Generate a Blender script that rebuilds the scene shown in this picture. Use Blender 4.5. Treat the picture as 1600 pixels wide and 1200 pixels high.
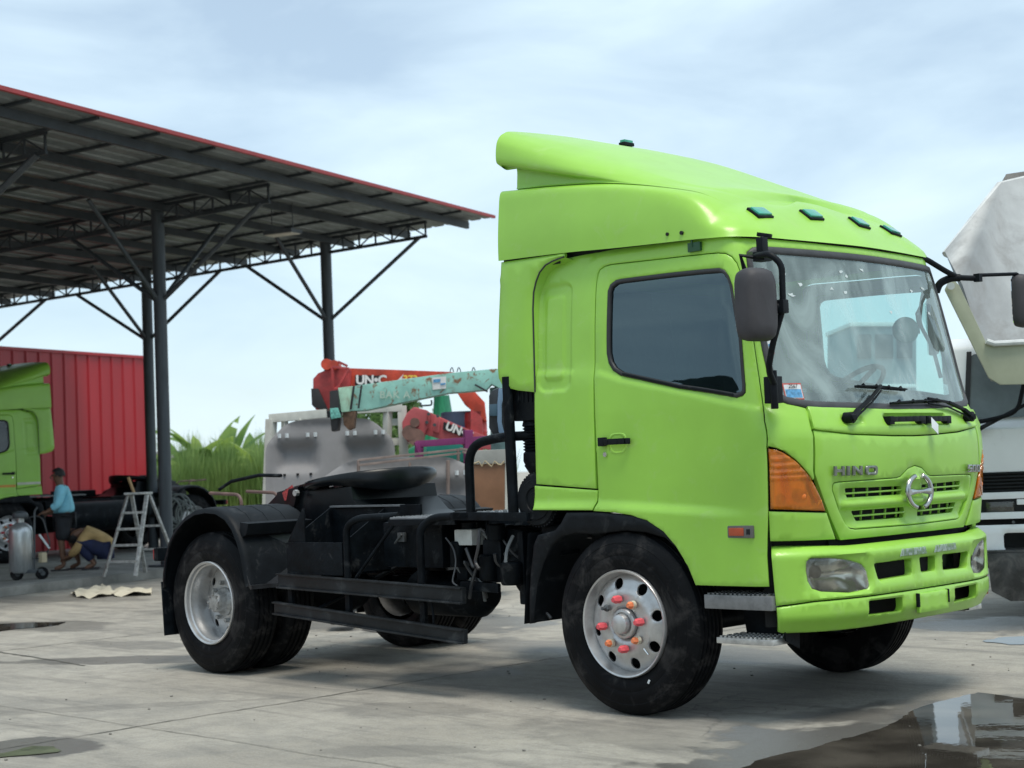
import bpy, bmesh, math, random, time
from math import sin, cos, pi, radians as R, sqrt
from mathutils import Vector, Matrix, geometry
import numpy as np
T0=time.time()
random.seed(7)
for o in list(bpy.data.objects): bpy.data.objects.remove(o)
sc=bpy.context.scene
COL=sc.collection
# ------------------------------------------------------------------ camera
CP=Vector((5.93448,-8.01753,1.40765)); YAW,PIT,ROL,FL=0.77617,0.05221,-0.03935,2514.07
fw=Vector((-sin(YAW)*cos(PIT),cos(YAW)*cos(PIT),sin(PIT)))
r0=Vector((cos(YAW),sin(YAW),0)); u0=r0.cross(fw)
rt=r0*cos(ROL)+u0*sin(ROL); up=u0*cos(ROL)-r0*sin(ROL)
cam=bpy.data.cameras.new('camera'); co=bpy.data.objects.new('camera',cam); COL.objects.link(co); sc.camera=co
co.matrix_world=Matrix(((rt.x,up.x,-fw.x,CP.x),(rt.y,up.y,-fw.y,CP.y),(rt.z,up.z,-fw.z,CP.z),(0,0,0,1)))
cam.sensor_fit='HORIZONTAL'; cam.sensor_width=36; cam.lens=FL/1600*36; cam.clip_start=.1; cam.clip_end=3000
cam.dof.use_dof=True; cam.dof.focus_distance=9.6; cam.dof.aperture_fstop=3.4
# ------------------------------------------------------------------ world
w=bpy.data.worlds.new('World'); sc.world=w; w.use_nodes=True
nt=w.node_tree; N=nt.nodes; Lk=nt.links; N.clear()
out=N.new('ShaderNodeOutputWorld'); bg=N.new('ShaderNodeBackground'); sky=N.new('ShaderNodeTexSky')
SUN_EL,SUN_AZ=R(70),R(112)      # azimuth measured clockwise from +Y
sky.sky_type='NISHITA'; sky.sun_disc=False; sky.sun_elevation=SUN_EL; sky.sun_rotation=SUN_AZ
sky.air_density=1.0; sky.dust_density=.5; sky.ozone_density=1.5
tc=N.new('ShaderNodeTexCoord'); mp=N.new('ShaderNodeMapping'); mp.inputs['Scale'].default_value=(1.0,1.0,3.2); mp.inputs['Rotation'].default_value=(0,R(8),R(20))
n1=N.new('ShaderNodeTexNoise'); n1.inputs['Scale'].default_value=4.2; n1.inputs['Detail'].default_value=7; n1.inputs['Roughness'].default_value=.52; n1.inputs['Distortion'].default_value=.35
n2=N.new('ShaderNodeTexNoise'); n2.inputs['Scale'].default_value=1.4; n2.inputs['Detail'].default_value=3
cr=N.new('ShaderNodeValToRGB'); cr.color_ramp.elements[0].position=.37; cr.color_ramp.elements[0].color=(.42,.42,.42,1); cr.color_ramp.elements[1].position=.60; cr.color_ramp.elements[1].color=(.97,.97,.97,1)
ad=N.new('ShaderNodeMath'); ad.operation='MULTIPLY_ADD'; ad.inputs[1].default_value=.6
hm=N.new('ShaderNodeMath'); hm.operation='MULTIPLY'; hm.inputs[1].default_value=.4
Lk.new(tc.outputs['Generated'],mp.inputs['Vector']); Lk.new(mp.outputs[0],n1.inputs['Vector']); Lk.new(mp.outputs[0],n2.inputs['Vector'])
Lk.new(n2.outputs['Fac'],hm.inputs[0]); Lk.new(n1.outputs['Fac'],ad.inputs[0]); Lk.new(hm.outputs[0],ad.inputs[2])
Lk.new(ad.outputs[0],cr.inputs['Fac'])
mx=N.new('ShaderNodeMixRGB'); mx.inputs['Color2'].default_value=(6.6,8.15,9.1,1)
Lk.new(cr.outputs['Color'],mx.inputs['Fac']); Lk.new(sky.outputs[0],mx.inputs['Color1'])
Lk.new(mx.outputs[0],bg.inputs['Color']); bg.inputs['Strength'].default_value=.120
Lk.new(bg.outputs[0],out.inputs[0])
# ------------------------------------------------------------------ sun
sl=bpy.data.lights.new('sun','SUN'); so=bpy.data.objects.new('sun',sl); COL.objects.link(so)
sl.energy=2.6; sl.angle=R(24); sl.color=(1.0,.94,.83)
sd=Vector((sin(SUN_AZ)*cos(SUN_EL),cos(SUN_AZ)*cos(SUN_EL),sin(SUN_EL)))
so.rotation_euler=sd.to_track_quat('Z','Y').to_euler(); so.location=sd*50
sc.view_settings.view_transform='Standard'; sc.view_settings.look='None'; sc.view_settings.exposure=0.12; sc.view_settings.gamma=1
sc.render.engine='CYCLES'
sc.cycles.max_bounces=8; sc.cycles.transparent_max_bounces=12; sc.cycles.glossy_bounces=4
# ------------------------------------------------------------------ measuring helpers
def ray(px,py): return fw+rt*((px-800)/FL)-up*((py-600)/FL)
def at(px,py,D): return CP+ray(px,py)*D
def onY(px,py,Y): d=ray(px,py); return CP+d*((Y-CP.y)/d.y)
def onX(px,py,X): d=ray(px,py); return CP+d*((X-CP.x)/d.x)
def onZ(px,py,Z=0): d=ray(px,py); return CP+d*((Z-CP.z)/d.z)
# ------------------------------------------------------------------ materials
MAT={}
def mat(name,col,rough=.5,metal=0.0,var=.12,vs=6.0,bump=0.0,bs=60.0,coat=0.0,dirt=None,alpha=None,spec=.5,stretch=None):
    if name in MAT: return MAT[name]
    m=bpy.data.materials.new(name); m.use_nodes=True; nt=m.node_tree; N=nt.nodes; L=nt.links
    b=N['Principled BSDF']; b.inputs['Roughness'].default_value=rough; b.inputs['Metallic'].default_value=metal
    b.inputs['Specular IOR Level'].default_value=spec
    if coat: b.inputs['Coat Weight'].default_value=coat; b.inputs['Coat Roughness'].default_value=.12
    tc=N.new('ShaderNodeTexCoord'); src=tc.outputs['Object']
    if stretch:
        mp=N.new('ShaderNodeMapping'); mp.inputs['Scale'].default_value=stretch; L.new(src,mp.inputs[0]); src=mp.outputs[0]
    n=N.new('ShaderNodeTexNoise'); n.inputs['Scale'].default_value=vs; n.inputs['Detail'].default_value=6; n.inputs['Roughness'].default_value=.6; L.new(src,n.inputs['Vector'])
    m1=N.new('ShaderNodeMixRGB'); m1.inputs[1].default_value=(*[c*(1-var) for c in col],1); m1.inputs[2].default_value=(*[min(1,c*(1+var)) for c in col],1)
    r=N.new('ShaderNodeMapRange'); r.inputs[1].default_value=.35; r.inputs[2].default_value=.65
    L.new(n.outputs['Fac'],r.inputs[0]); L.new(r.outputs[0],m1.inputs[0]); last=m1.outputs[0]
    if dirt:
        dc,ds,lo,hi,da=dirt
        n3=N.new('ShaderNodeTexNoise'); n3.inputs['Scale'].default_value=ds; n3.inputs['Detail'].default_value=9; n3.inputs['Roughness'].default_value=.68; n3.inputs['Distortion'].default_value=.6; L.new(src,n3.inputs['Vector'])
        r3=N.new('ShaderNodeMapRange'); r3.inputs[1].default_value=lo; r3.inputs[2].default_value=hi; r3.inputs[4].default_value=da; L.new(n3.outputs['Fac'],r3.inputs[0])
        m3=N.new('ShaderNodeMixRGB'); m3.inputs[2].default_value=(*dc,1); L.new(last,m3.inputs[1]); L.new(r3.outputs[0],m3.inputs[0]); last=m3.outputs[0]
        rr=N.new('ShaderNodeMapRange'); rr.inputs[3].default_value=rough; rr.inputs[4].default_value=min(1,rough+.3); L.new(r3.outputs[0],rr.inputs[0]); L.new(rr.outputs[0],b.inputs['Roughness'])
    L.new(last,b.inputs['Base Color'])
    if bump:
        n2=N.new('ShaderNodeTexNoise'); n2.inputs['Scale'].default_value=bs; n2.inputs['Detail'].default_value=4; L.new(src,n2.inputs['Vector'])
        bp=N.new('ShaderNodeBump'); bp.inputs['Strength'].default_value=bump; bp.inputs['Distance'].default_value=.01; L.new(n2.outputs['Fac'],bp.inputs['Height']); L.new(bp.outputs[0],b.inputs['Normal'])
    MAT[name]=m; return m
def glass(name,tint,rough=.02,refl=(1,1,1),haze=None,ior=1.65):
    if name in MAT: return MAT[name]
    m=bpy.data.materials.new(name); m.use_nodes=True; nt=m.node_tree; N=nt.nodes; L=nt.links; N.clear()
    o=N.new('ShaderNodeOutputMaterial'); t=N.new('ShaderNodeBsdfTransparent'); t.inputs[0].default_value=(*tint,1)
    g=N.new('ShaderNodeBsdfGlossy'); g.inputs['Roughness'].default_value=rough; g.inputs[0].default_value=(*refl,1) if isinstance(refl,tuple) else (refl,refl,refl,1)
    lw=N.new('ShaderNodeFresnel'); lw.inputs[0].default_value=ior
    mx=N.new('ShaderNodeMixShader'); L.new(lw.outputs[0],mx.inputs[0])
    base=t.outputs[0]
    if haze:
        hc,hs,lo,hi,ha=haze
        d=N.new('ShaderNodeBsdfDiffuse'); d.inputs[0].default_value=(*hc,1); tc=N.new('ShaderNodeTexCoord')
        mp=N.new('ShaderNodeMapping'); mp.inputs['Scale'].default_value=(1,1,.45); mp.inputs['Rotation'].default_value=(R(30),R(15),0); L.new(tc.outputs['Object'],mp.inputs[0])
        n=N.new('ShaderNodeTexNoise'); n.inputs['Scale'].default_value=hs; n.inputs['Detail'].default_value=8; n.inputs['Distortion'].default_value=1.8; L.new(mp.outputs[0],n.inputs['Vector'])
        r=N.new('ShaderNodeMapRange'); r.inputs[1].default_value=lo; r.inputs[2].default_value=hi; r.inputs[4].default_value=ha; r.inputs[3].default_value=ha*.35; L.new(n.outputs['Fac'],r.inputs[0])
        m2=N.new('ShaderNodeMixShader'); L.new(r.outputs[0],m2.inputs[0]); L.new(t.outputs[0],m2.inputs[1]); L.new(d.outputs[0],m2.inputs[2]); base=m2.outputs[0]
    L.new(base,mx.inputs[1]); L.new(g.outputs[0],mx.inputs[2]); L.new(mx.outputs[0],o.inputs[0]); MAT[name]=m; return m
GREEN=mat('lime_paint',(.295,.575,.068),.36,var=.07,vs=1.3,coat=.15,bump=.16,bs=2.6,dirt=((.40,.58,.22),7.0,.56,.76,.42))
BLACK=mat('chassis_black',(.0045,.0066,.009),.5,var=.45,vs=9,bump=.2,bs=40,spec=.10,dirt=((.085,.09,.093),7,.57,.72,.5))
BLKG=mat('black_gloss',(.005,.007,.009),.30,spec=.25,var=.2,vs=8,dirt=((.07,.075,.08),7,.6,.85,.35))
BLKP=mat('black_plastic',(.007,.009,.0115),.5,var=.2,vs=12,bump=.1,bs=120,spec=.14,dirt=((.095,.098,.102),6,.57,.74,.45))
TYRE=mat('tyre_rubber',(.0055,.0062,.0075),.55,var=.3,vs=6,bump=.15,bs=80,spec=.10,dirt=((.075,.07,.068),5.5,.50,.68,.55))
RUB=mat('rubber_seal',(.02,.02,.022),.5,var=.2,vs=10)
RUBG=mat('rubber_seal_grey',(.045,.046,.05),.55,var=.2,vs=10)
SILV=mat('wheel_silver',(.52,.52,.52),.36,metal=.65,var=.12,vs=9,bump=.06,bs=60,dirt=((.20,.19,.175),7,.52,.85,.5))
CHR=mat('chrome',(.75,.75,.75),.14,metal=1,var=.05,dirt=((.3,.3,.29),30,.55,.8,.4))
ALU=mat('aluminium',(.55,.55,.54),.4,metal=.7,var=.2,vs=20,dirt=((.16,.15,.14),9,.5,.75,.6))
STEEL=mat('dark_steel',(.075,.085,.092),.5,metal=.1,var=.25,vs=5,dirt=((.02,.02,.02),6,.55,.8,.5))
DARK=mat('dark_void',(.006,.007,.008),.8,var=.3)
INT=mat('interior_grey',(.55,.58,.56),.7,var=.12,vs=5)
INTD=mat('interior_dark',(.045,.05,.05),.65,var=.2,vs=8)
# ------------------------------------------------------------------ object helpers
def prop(o,label=None,cat=None,group=None,kind=None):
    if label: o['label']=label
    if cat: o['category']=cat
    if group: o['group']=group
    if kind: o['kind']=kind
    return o
def link(o,parent=None):
    COL.objects.link(o)
    if parent is not None:
        o.parent=parent
        if parent.type=='EMPTY' and parent.parent is None:
            o.matrix_parent_inverse=Matrix.Translation(-parent.location)
    return o
def thing(name,label,cat,loc=(0,0,0),group=None):
    o=bpy.data.objects.new(name,None); COL.objects.link(o); o.location=loc; o.empty_display_size=.2
    return prop(o,label,cat,group)
def children(o): return [c for c in bpy.data.objects if c.parent==o]
def kids_map():
    d={}
    for c in bpy.data.objects:
        if c.parent: d.setdefault(c.parent.name,[]).append(c)
    return d
def copy_tree(o,parent=None,km=None):
    if km is None: km=kids_map()
    c=o.copy(); COL.objects.link(c); c.parent=parent
    for ch in km.get(o.name,[]): copy_tree(ch,c,km)
    return c
def mirror(o,parent=None):
    c=copy_tree(o,o.parent if parent is None else parent); c.scale.y=-1; return c
def finish(name,me,m,parent=None,sharp=38,bevel=0):
    bm=bmesh.new(); bm.from_mesh(me)
    if bevel:
        es=[e for e in bm.edges if len(e.link_faces)==2 and e.calc_face_angle(0)>R(40)]
        bmesh.ops.bevel(bm,geom=es,offset=bevel,segments=2,affect='EDGES',clamp_overlap=True,profile=.7)
    th=R(sharp)
    for f in bm.faces: f.smooth=True
    for e in bm.edges:
        if len(e.link_faces)!=2 or e.calc_face_angle(0)>th: e.smooth=False
    bm.to_mesh(me); bm.free()
    if m is not None and not me.materials: me.materials.append(m)
    return link(bpy.data.objects.new(name,me),parent)
class MB:
    def __init__(s): s.v=[]; s.f=[]
    def add(s,vs,fs):
        k=len(s.v); s.v+=[tuple(v) for v in vs]; s.f+=[tuple(i+k for i in f) for f in fs]; return s
    def box(s,c,d,M=None):
        c=Vector(c); vs=[]
        for x in (-.5,.5):
            for y in (-.5,.5):
                for z in (-.5,.5):
                    p=Vector((x*d[0],y*d[1],z*d[2]))
                    if M is not None: p=M@p
                    vs.append(c+p)
        return s.add(vs,[(0,1,3,2),(4,6,7,5),(0,4,5,1),(2,3,7,6),(0,2,6,4),(1,5,7,3)])
    def ab(s,a,b): return s.box([(a[i]+b[i])/2 for i in range(3)],[abs(a[i]-b[i]) for i in range(3)])
    def bar(s,a,b,w,h,upv=(0,0,1)):
        a=Vector(a); b=Vector(b); x=(b-a).normalized(); y=Vector(upv).cross(x)
        if y.length<1e-3: y=Vector((0,1,0)).cross(x)
        y.normalize(); z=x.cross(y); M=Matrix((x,y,z)).transposed()
        return s.box((a+b)/2,((b-a).length,w,h),M)
    def tube(s,pts,r,n=10,closed=False,cap=True):
        pts=[Vector(p) for p in pts]; m=len(pts); rs=r if isinstance(r,(list,tuple)) else [r]*m
        t0=(pts[1]-pts[0]).normalized(); nv=t0.orthogonal().normalized(); vs=[]; prev=t0
        for i,p in enumerate(pts):
            if closed: t=(pts[(i+1)%m]-pts[i-1]).normalized()
            elif i==0: t=t0
            elif i==m-1: t=(pts[-1]-pts[-2]).normalized()
            else: t=((pts[i+1]-pts[i]).normalized()+(pts[i]-pts[i-1]).normalized()).normalized()
            q=prev.rotation_difference(t); nv=(q@nv); nv=(nv-t*nv.dot(t)).normalized(); prev=t; bv=t.cross(nv)
            for k in range(n): a=2*pi*k/n; vs.append(p+(nv*cos(a)+bv*sin(a))*rs[i])
        fs=[]
        for i in range(m if closed else m-1):
            j=(i+1)%m
            for k in range(n): l=(k+1)%n; fs.append((i*n+k,i*n+l,j*n+l,j*n+k))
        if cap and not closed: fs.append(tuple(range(n-1,-1,-1))); fs.append(tuple((m-1)*n+k for k in range(n)))
        return s.add(vs,fs)
    def cyl(s,a,b,r,n=16,r2=None): return s.tube([a,b],[r,r if r2 is None else r2],n)
    def lathe(s,prof,o,ax=(0,-1,0),n=48,close=False):
        """prof: (r, h) h along ax"""
        o=Vector(o); ax=Vector(ax).normalized(); e1=ax.orthogonal().normalized()
        if abs(ax.y)>.9: e1=Vector((1,0,0))
        e2=ax.cross(e1); vs=[]; m=len(prof)
        for r,h in prof:
            for k in range(n): a=2*pi*k/n; vs.append(o+ax*h+(e1*cos(a)+e2*sin(a))*r)
        fs=[]
        for i in range(m if close else m-1):
            j=(i+1)%m
            for k in range(n): l=(k+1)%n; fs.append((i*n+k,j*n+k,j*n+l,i*n+l))
        return s.add(vs,fs)
    def prism(s,poly,vec):
        """poly: 3D polygon, extruded by vec"""
        vec=Vector(vec); p=[Vector(q) for q in poly]; n=len(p)
        return s.add(p+[q+vec for q in p],[tuple(range(n-1,-1,-1)),tuple(range(n,2*n))]+[(i,(i+1)%n,(i+1)%n+n,i+n) for i in range(n)])
    def xz(s,poly,y0,y1): return s.prism([(x,y0,z) for x,z in poly],(0,y1-y0,0))
    def ico(s,c,r,sub=1,sq=(1,1,1)):
        bm=bmesh.new(); bmesh.ops.create_icosphere(bm,subdivisions=sub,radius=1)
        c=Vector(c); s.add([(c.x+v.co.x*r*sq[0],c.y+v.co.y*r*sq[1],c.z+v.co.z*r*sq[2]) for v in bm.verts],[[v.index for v in f.verts] for f in bm.faces]); bm.free(); return s
    def mesh(s,name):
        me=bpy.data.meshes.new(name); me.from_pydata(s.v,[],s.f); me.validate(); return me
    def build(s,name,m,parent=None,bevel=0,sharp=38,label=None):
        me=s.mesh(name)
        bm=bmesh.new(); bm.from_mesh(me); bmesh.ops.recalc_face_normals(bm,faces=bm.faces); bm.to_mesh(me); bm.free()
        o=finish(name,me,m,parent,sharp,bevel)
        if label: o['label']=label
        return o
def bend(pts,r,n=5):
    """round the corners of a polyline"""
    pts=[Vector(p) for p in pts]; o=[pts[0]]
    for i in range(1,len(pts)-1):
        a,b,c=pts[i-1],pts[i],pts[i+1]; u=(a-b); v=(c-b); rr=min(r,u.length*.48,v.length*.48); u.normalize(); v.normalize()
        p0=b+u*rr; p1=b+v*rr
        for k in range(n+1): t=k/n; o.append(p0*(1-t)**2+b*2*t*(1-t)+p1*t*t)
    o.append(pts[-1]); return o
def rp(poly,r,n=4):
    """round 2D polygon corners"""
    o=[]; m=len(poly)
    for i in range(m):
        a,b,c=Vector(poly[i-1]),Vector(poly[i]),Vector(poly[(i+1)%m]); u=a-b; v=c-b; rr=min(r,u.length*.45,v.length*.45); u.normalize(); v.normalize()
        for k in range(n+1): t=k/n; q=(b+u*rr)*(1-t)**2+b*2*t*(1-t)+(b+v*rr)*t*t; o.append((q.x,q.y))
    return o
def rect(a,b,c,d,r=.01): return rp([(a,c),(b,c),(b,d),(a,d)],r)
def area(p): return .5*sum(p[i][0]*p[(i+1)%len(p)][1]-p[(i+1)%len(p)][0]*p[i][1] for i in range(len(p)))
def densify(p,st):
    o=[]
    for i in range(len(p)):
        a=p[i]; b=p[(i+1)%len(p)]; l=math.dist(a,b)
        if l<1e-5: continue
        k=max(1,int(math.ceil(l/st)))
        for j in range(k): o.append((a[0]+(b[0]-a[0])*j/k,a[1]+(b[1]-a[1])*j/k))
    return o
def inset(p,wd):
    if area(p)<0: wd=-wd
    o=[]; n=len(p)
    for i in range(n):
        a=Vector(p[i-1]); b=Vector(p[i]); c=Vector(p[(i+1)%n]); t1=(b-a).normalized(); t2=(c-b).normalized()
        n1=Vector((-t1.y,t1.x)); n2=Vector((-t2.y,t2.x)); m=(n1+n2)
        if m.length<1e-4: m=n1
        m.normalize(); k=min(1.6,1/max(.3,m.dot(n1))); q=b+m*wd*k; o.append((q.x,q.y))
    return o
def pip(P,poly):
    x=P[:,0]; y=P[:,1]; ins=np.zeros(len(P),bool); n=len(poly)
    for i in range(n):
        x1,y1=poly[i]; x2,y2=poly[(i+1)%n]
        if y1==y2: continue
        c=((y1>y)!=(y2>y))&(x<(x2-x1)*(y-y1)/(y2-y1)+x1); ins^=c
    return ins
def panel(name,poly,mapf,m,parent,holes=(),step=.05,depth=.02,roll=.003,wd=.006,disp=None,fine=(),d0=0.0,bstep=None,flip=False,sharp=50,label=None,sc_cols=None):
    poly=list(poly)
    if area(poly)<0: poly=poly[::-1]
    bst=bstep or step
    outer=densify(poly,bst); rings=[(outer,inset(outer,wd))]
    hl=[]
    for h in holes:
        h=list(h)
        if area(h)>0: h=h[::-1]
        h=densify(h,bst); hl.append(h); rings.append((h,inset(h,-wd) if area(h)>0 else inset([q for q in h],-(-wd)) ))
    V=[]; E=[]; tag=[]
    for k,(a,b) in enumerate(rings):
        if k>0:
            hh=a[::-1]; b=inset(hh,-wd)[::-1]
        for ring,tg in ((a,1),(b,0)):
            s0=len(V); V+=ring; tag+=[tg]*len(ring); E+=[(s0+i,s0+(i+1)%len(ring)) for i in range(len(ring))]
    xs=[p[0] for p in outer]; ys=[p[1] for p in outer]
    g=[]
    cols=[]
    x=min(xs)+step*.5
    while x<max(xs):
        cols.append(x); x+= (step*.4 if (sc_cols and any(a<x<b for a,b in sc_cols)) else step)
    for ci,x in enumerate(cols):
        y=min(ys)+step*(.5 if ci%2 else .75)
        while y<max(ys): g.append((x,y)); y+=step
    for (a,b,c,d,st) in fine:
        x=a
        while x<b:
            y=c
            while y<d: g.append((x,y)); y+=st
            x+=st
    G=np.array(g) if g else np.zeros((0,2))
    if len(G):
        ok=pip(G,outer)
        for h in hl: ok&=~pip(G,h)
        G=G[ok]
        if len(G):
            BV=np.array(V); st2=min([step]+[f[4] for f in fine])
            dm=np.full(len(G),1e9)
            for i in range(0,len(BV),200):
                dd=np.sqrt(((G[:,None,:]-BV[None,i:i+200,:])**2).sum(2)).min(1); dm=np.minimum(dm,dd)
            G=G[dm>max(.4*st2,wd*.6)]
    allv=[Vector(p) for p in V]+[Vector((float(a),float(b))) for a,b in G]
    vo,eo,fo,ov,oe,of=geometry.delaunay_2d_cdt(allv,E,[],0,1e-6)
    P2=np.array([(v.x,v.y) for v in vo])
    F=np.array([f for f in fo if len(f)==3]); C=P2[F].mean(1); ok=pip(C,outer)
    for h in hl: ok&=~pip(C,h)
    F=F[ok]
    nb=len(V); isb=[any(i<nb and tag[i]==1 for i in o) for o in ov]
    verts=[]; 
    for i,v in enumerate(vo):
        d=d0-(roll if isb[i] else 0)
        if disp: d+=disp(v.x,v.y)
        verts.append(mapf(v.x,v.y,d))
    faces=[]
    for f in F:
        a,b,c=f; s=(P2[b][0]-P2[a][0])*(P2[c][1]-P2[a][1])-(P2[c][0]-P2[a][0])*(P2[b][1]-P2[a][1])
        faces.append((int(a),int(b),int(c)) if s>0 else (int(a),int(c),int(b)))
    if depth:
        inv={}
        for i,o in enumerate(ov):
            for j in o:
                if j<nb: inv[j]=i
        s0=0
        for a,b in rings:
            n=len(a); base=len(verts)
            for i in range(n):
                x,y=a[i]; dd=d0-depth+(disp(x,y) if disp else 0); verts.append(mapf(x,y,dd))
            for i in range(n):
                j=(i+1)%n; p,q=inv.get(s0+i),inv.get(s0+j)
                if p is None or q is None or p==q: continue
                faces.append((q,p,base+i,base+j))
            s0+=2*n
    if flip: faces=[f[::-1] for f in faces]
    me=bpy.data.meshes.new(name); me.from_pydata(verts,[],faces); me.validate()
    o=finish(name,me,m,parent,sharp)
    if label: o['label']=label
    return o
def text_mesh(s,size,ext,space=1.0,bold=0.0):
    cu=bpy.data.curves.new('t','FONT'); cu.body=s; cu.size=size; cu.extrude=ext; cu.space_character=space; cu.offset=bold; cu.resolution_u=3
    o=bpy.data.objects.new('t',cu); COL.objects.link(o); dg=bpy.context.evaluated_depsgraph_get()
    me=bpy.data.meshes.new_from_object(o.evaluated_get(dg)); bpy.data.objects.remove(o); bpy.data.curves.remove(cu); return me
def text_on(name,s,size,ext,m,parent,org,ex,ey,space=1.0,bold=0.0,sx=1.0):
    """lettering laid on a plane: origin, x direction, y direction"""
    me=text_mesh(s,size,ext,space,bold); ex=Vector(ex).normalized(); ey=Vector(ey); ey=(ey-ex*ey.dot(ex)).normalized(); ez=ex.cross(ey); org=Vector(org)
    for v in me.vertices: c=v.co.copy(); v.co=org+ex*c.x*sx+ey*c.y+ez*c.z
    return finish(name,me,m,parent)
def lerp_t(t, xs, ys):
    if t<=xs[0]: return ys[0]
    for i in range(1,len(xs)):
        if t<=xs[i]:
            u=(t-xs[i-1])/(xs[i]-xs[i-1]); return ys[i-1]+(ys[i]-ys[i-1])*u
    return ys[-1]
def cat_t(t, xs, ys):
    """smooth (Catmull-Rom) interpolation through table"""
    if t<=xs[0]: return ys[0]
    if t>=xs[-1]: return ys[-1]
    for i in range(1,len(xs)):
        if t<=xs[i]:
            h=xs[i]-xs[i-1]; u=(t-xs[i-1])/h
            y0,y1=ys[i-1],ys[i]
            m0=(ys[i]-ys[i-2])/(xs[i]-xs[i-2])*h if i>1 else (y1-y0)
            m1=(ys[i+1]-ys[i-1])/(xs[i+1]-xs[i-1])*h if i+1<len(xs) else (y1-y0)
            return (2*u**3-3*u*u+1)*y0+(u**3-2*u*u+u)*m0+(-2*u**3+3*u*u)*y1+(u**3-u*u)*m1
SM=2.15
_PS=[-2,-.7,.3,.75,.95,1.07,1.22,1.42,1.72,2.15,2.58]
_PX=[-2,-.7,.3,.75,.945,1.045,1.114,1.150,1.183,1.205,1.183]
_PY=[-1.115,-1.115,-1.115,-1.114,-1.105,-1.045,-.915,-.72,-.42,0,.42]
def smst(t,a,b):
    u=min(1,max(0,(t-a)/(b-a))); return u*u*(3-2*u)
def S0(s,z):
    m=s>SM
    if m: s=2*SM-s
    x=cat_t(s,_PS,_PX) if s>.3 else s
    y=cat_t(s,_PS,_PY)
    w=lerp_t(z,[.5,1.3,1.7,1.85,2.2,2.38,2.55,2.7],[1.0,1.0,.993,.986,.967,.952,.93,.91])
    dx=cat_t(z,[.9,1.2,1.5,1.6,1.72,2.1,2.54,2.66],[-.045,-.01,0,-.03,-.085,-.165,-.255,-.29])
    x+=dx*smst(s,.45,1.15); y*=w
    return (x,-y if m else y,z)
def S(s,z,d=0.0):
    p=S0(s,z)
    if d==0: return p
    e=.01; a=S0(s+e,z); b=S0(s-e,z); c=S0(s,z+e); q=S0(s,z-e)
    u=[a[i]-b[i] for i in range(3)]; v=[c[i]-q[i] for i in range(3)]
    n=(u[1]*v[2]-u[2]*v[1],u[2]*v[0]-u[0]*v[2],u[0]*v[1]-u[1]*v[0])
    l=math.sqrt(sum(k*k for k in n)); return tuple(p[i]+n[i]/l*d for i in range(3))
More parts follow.
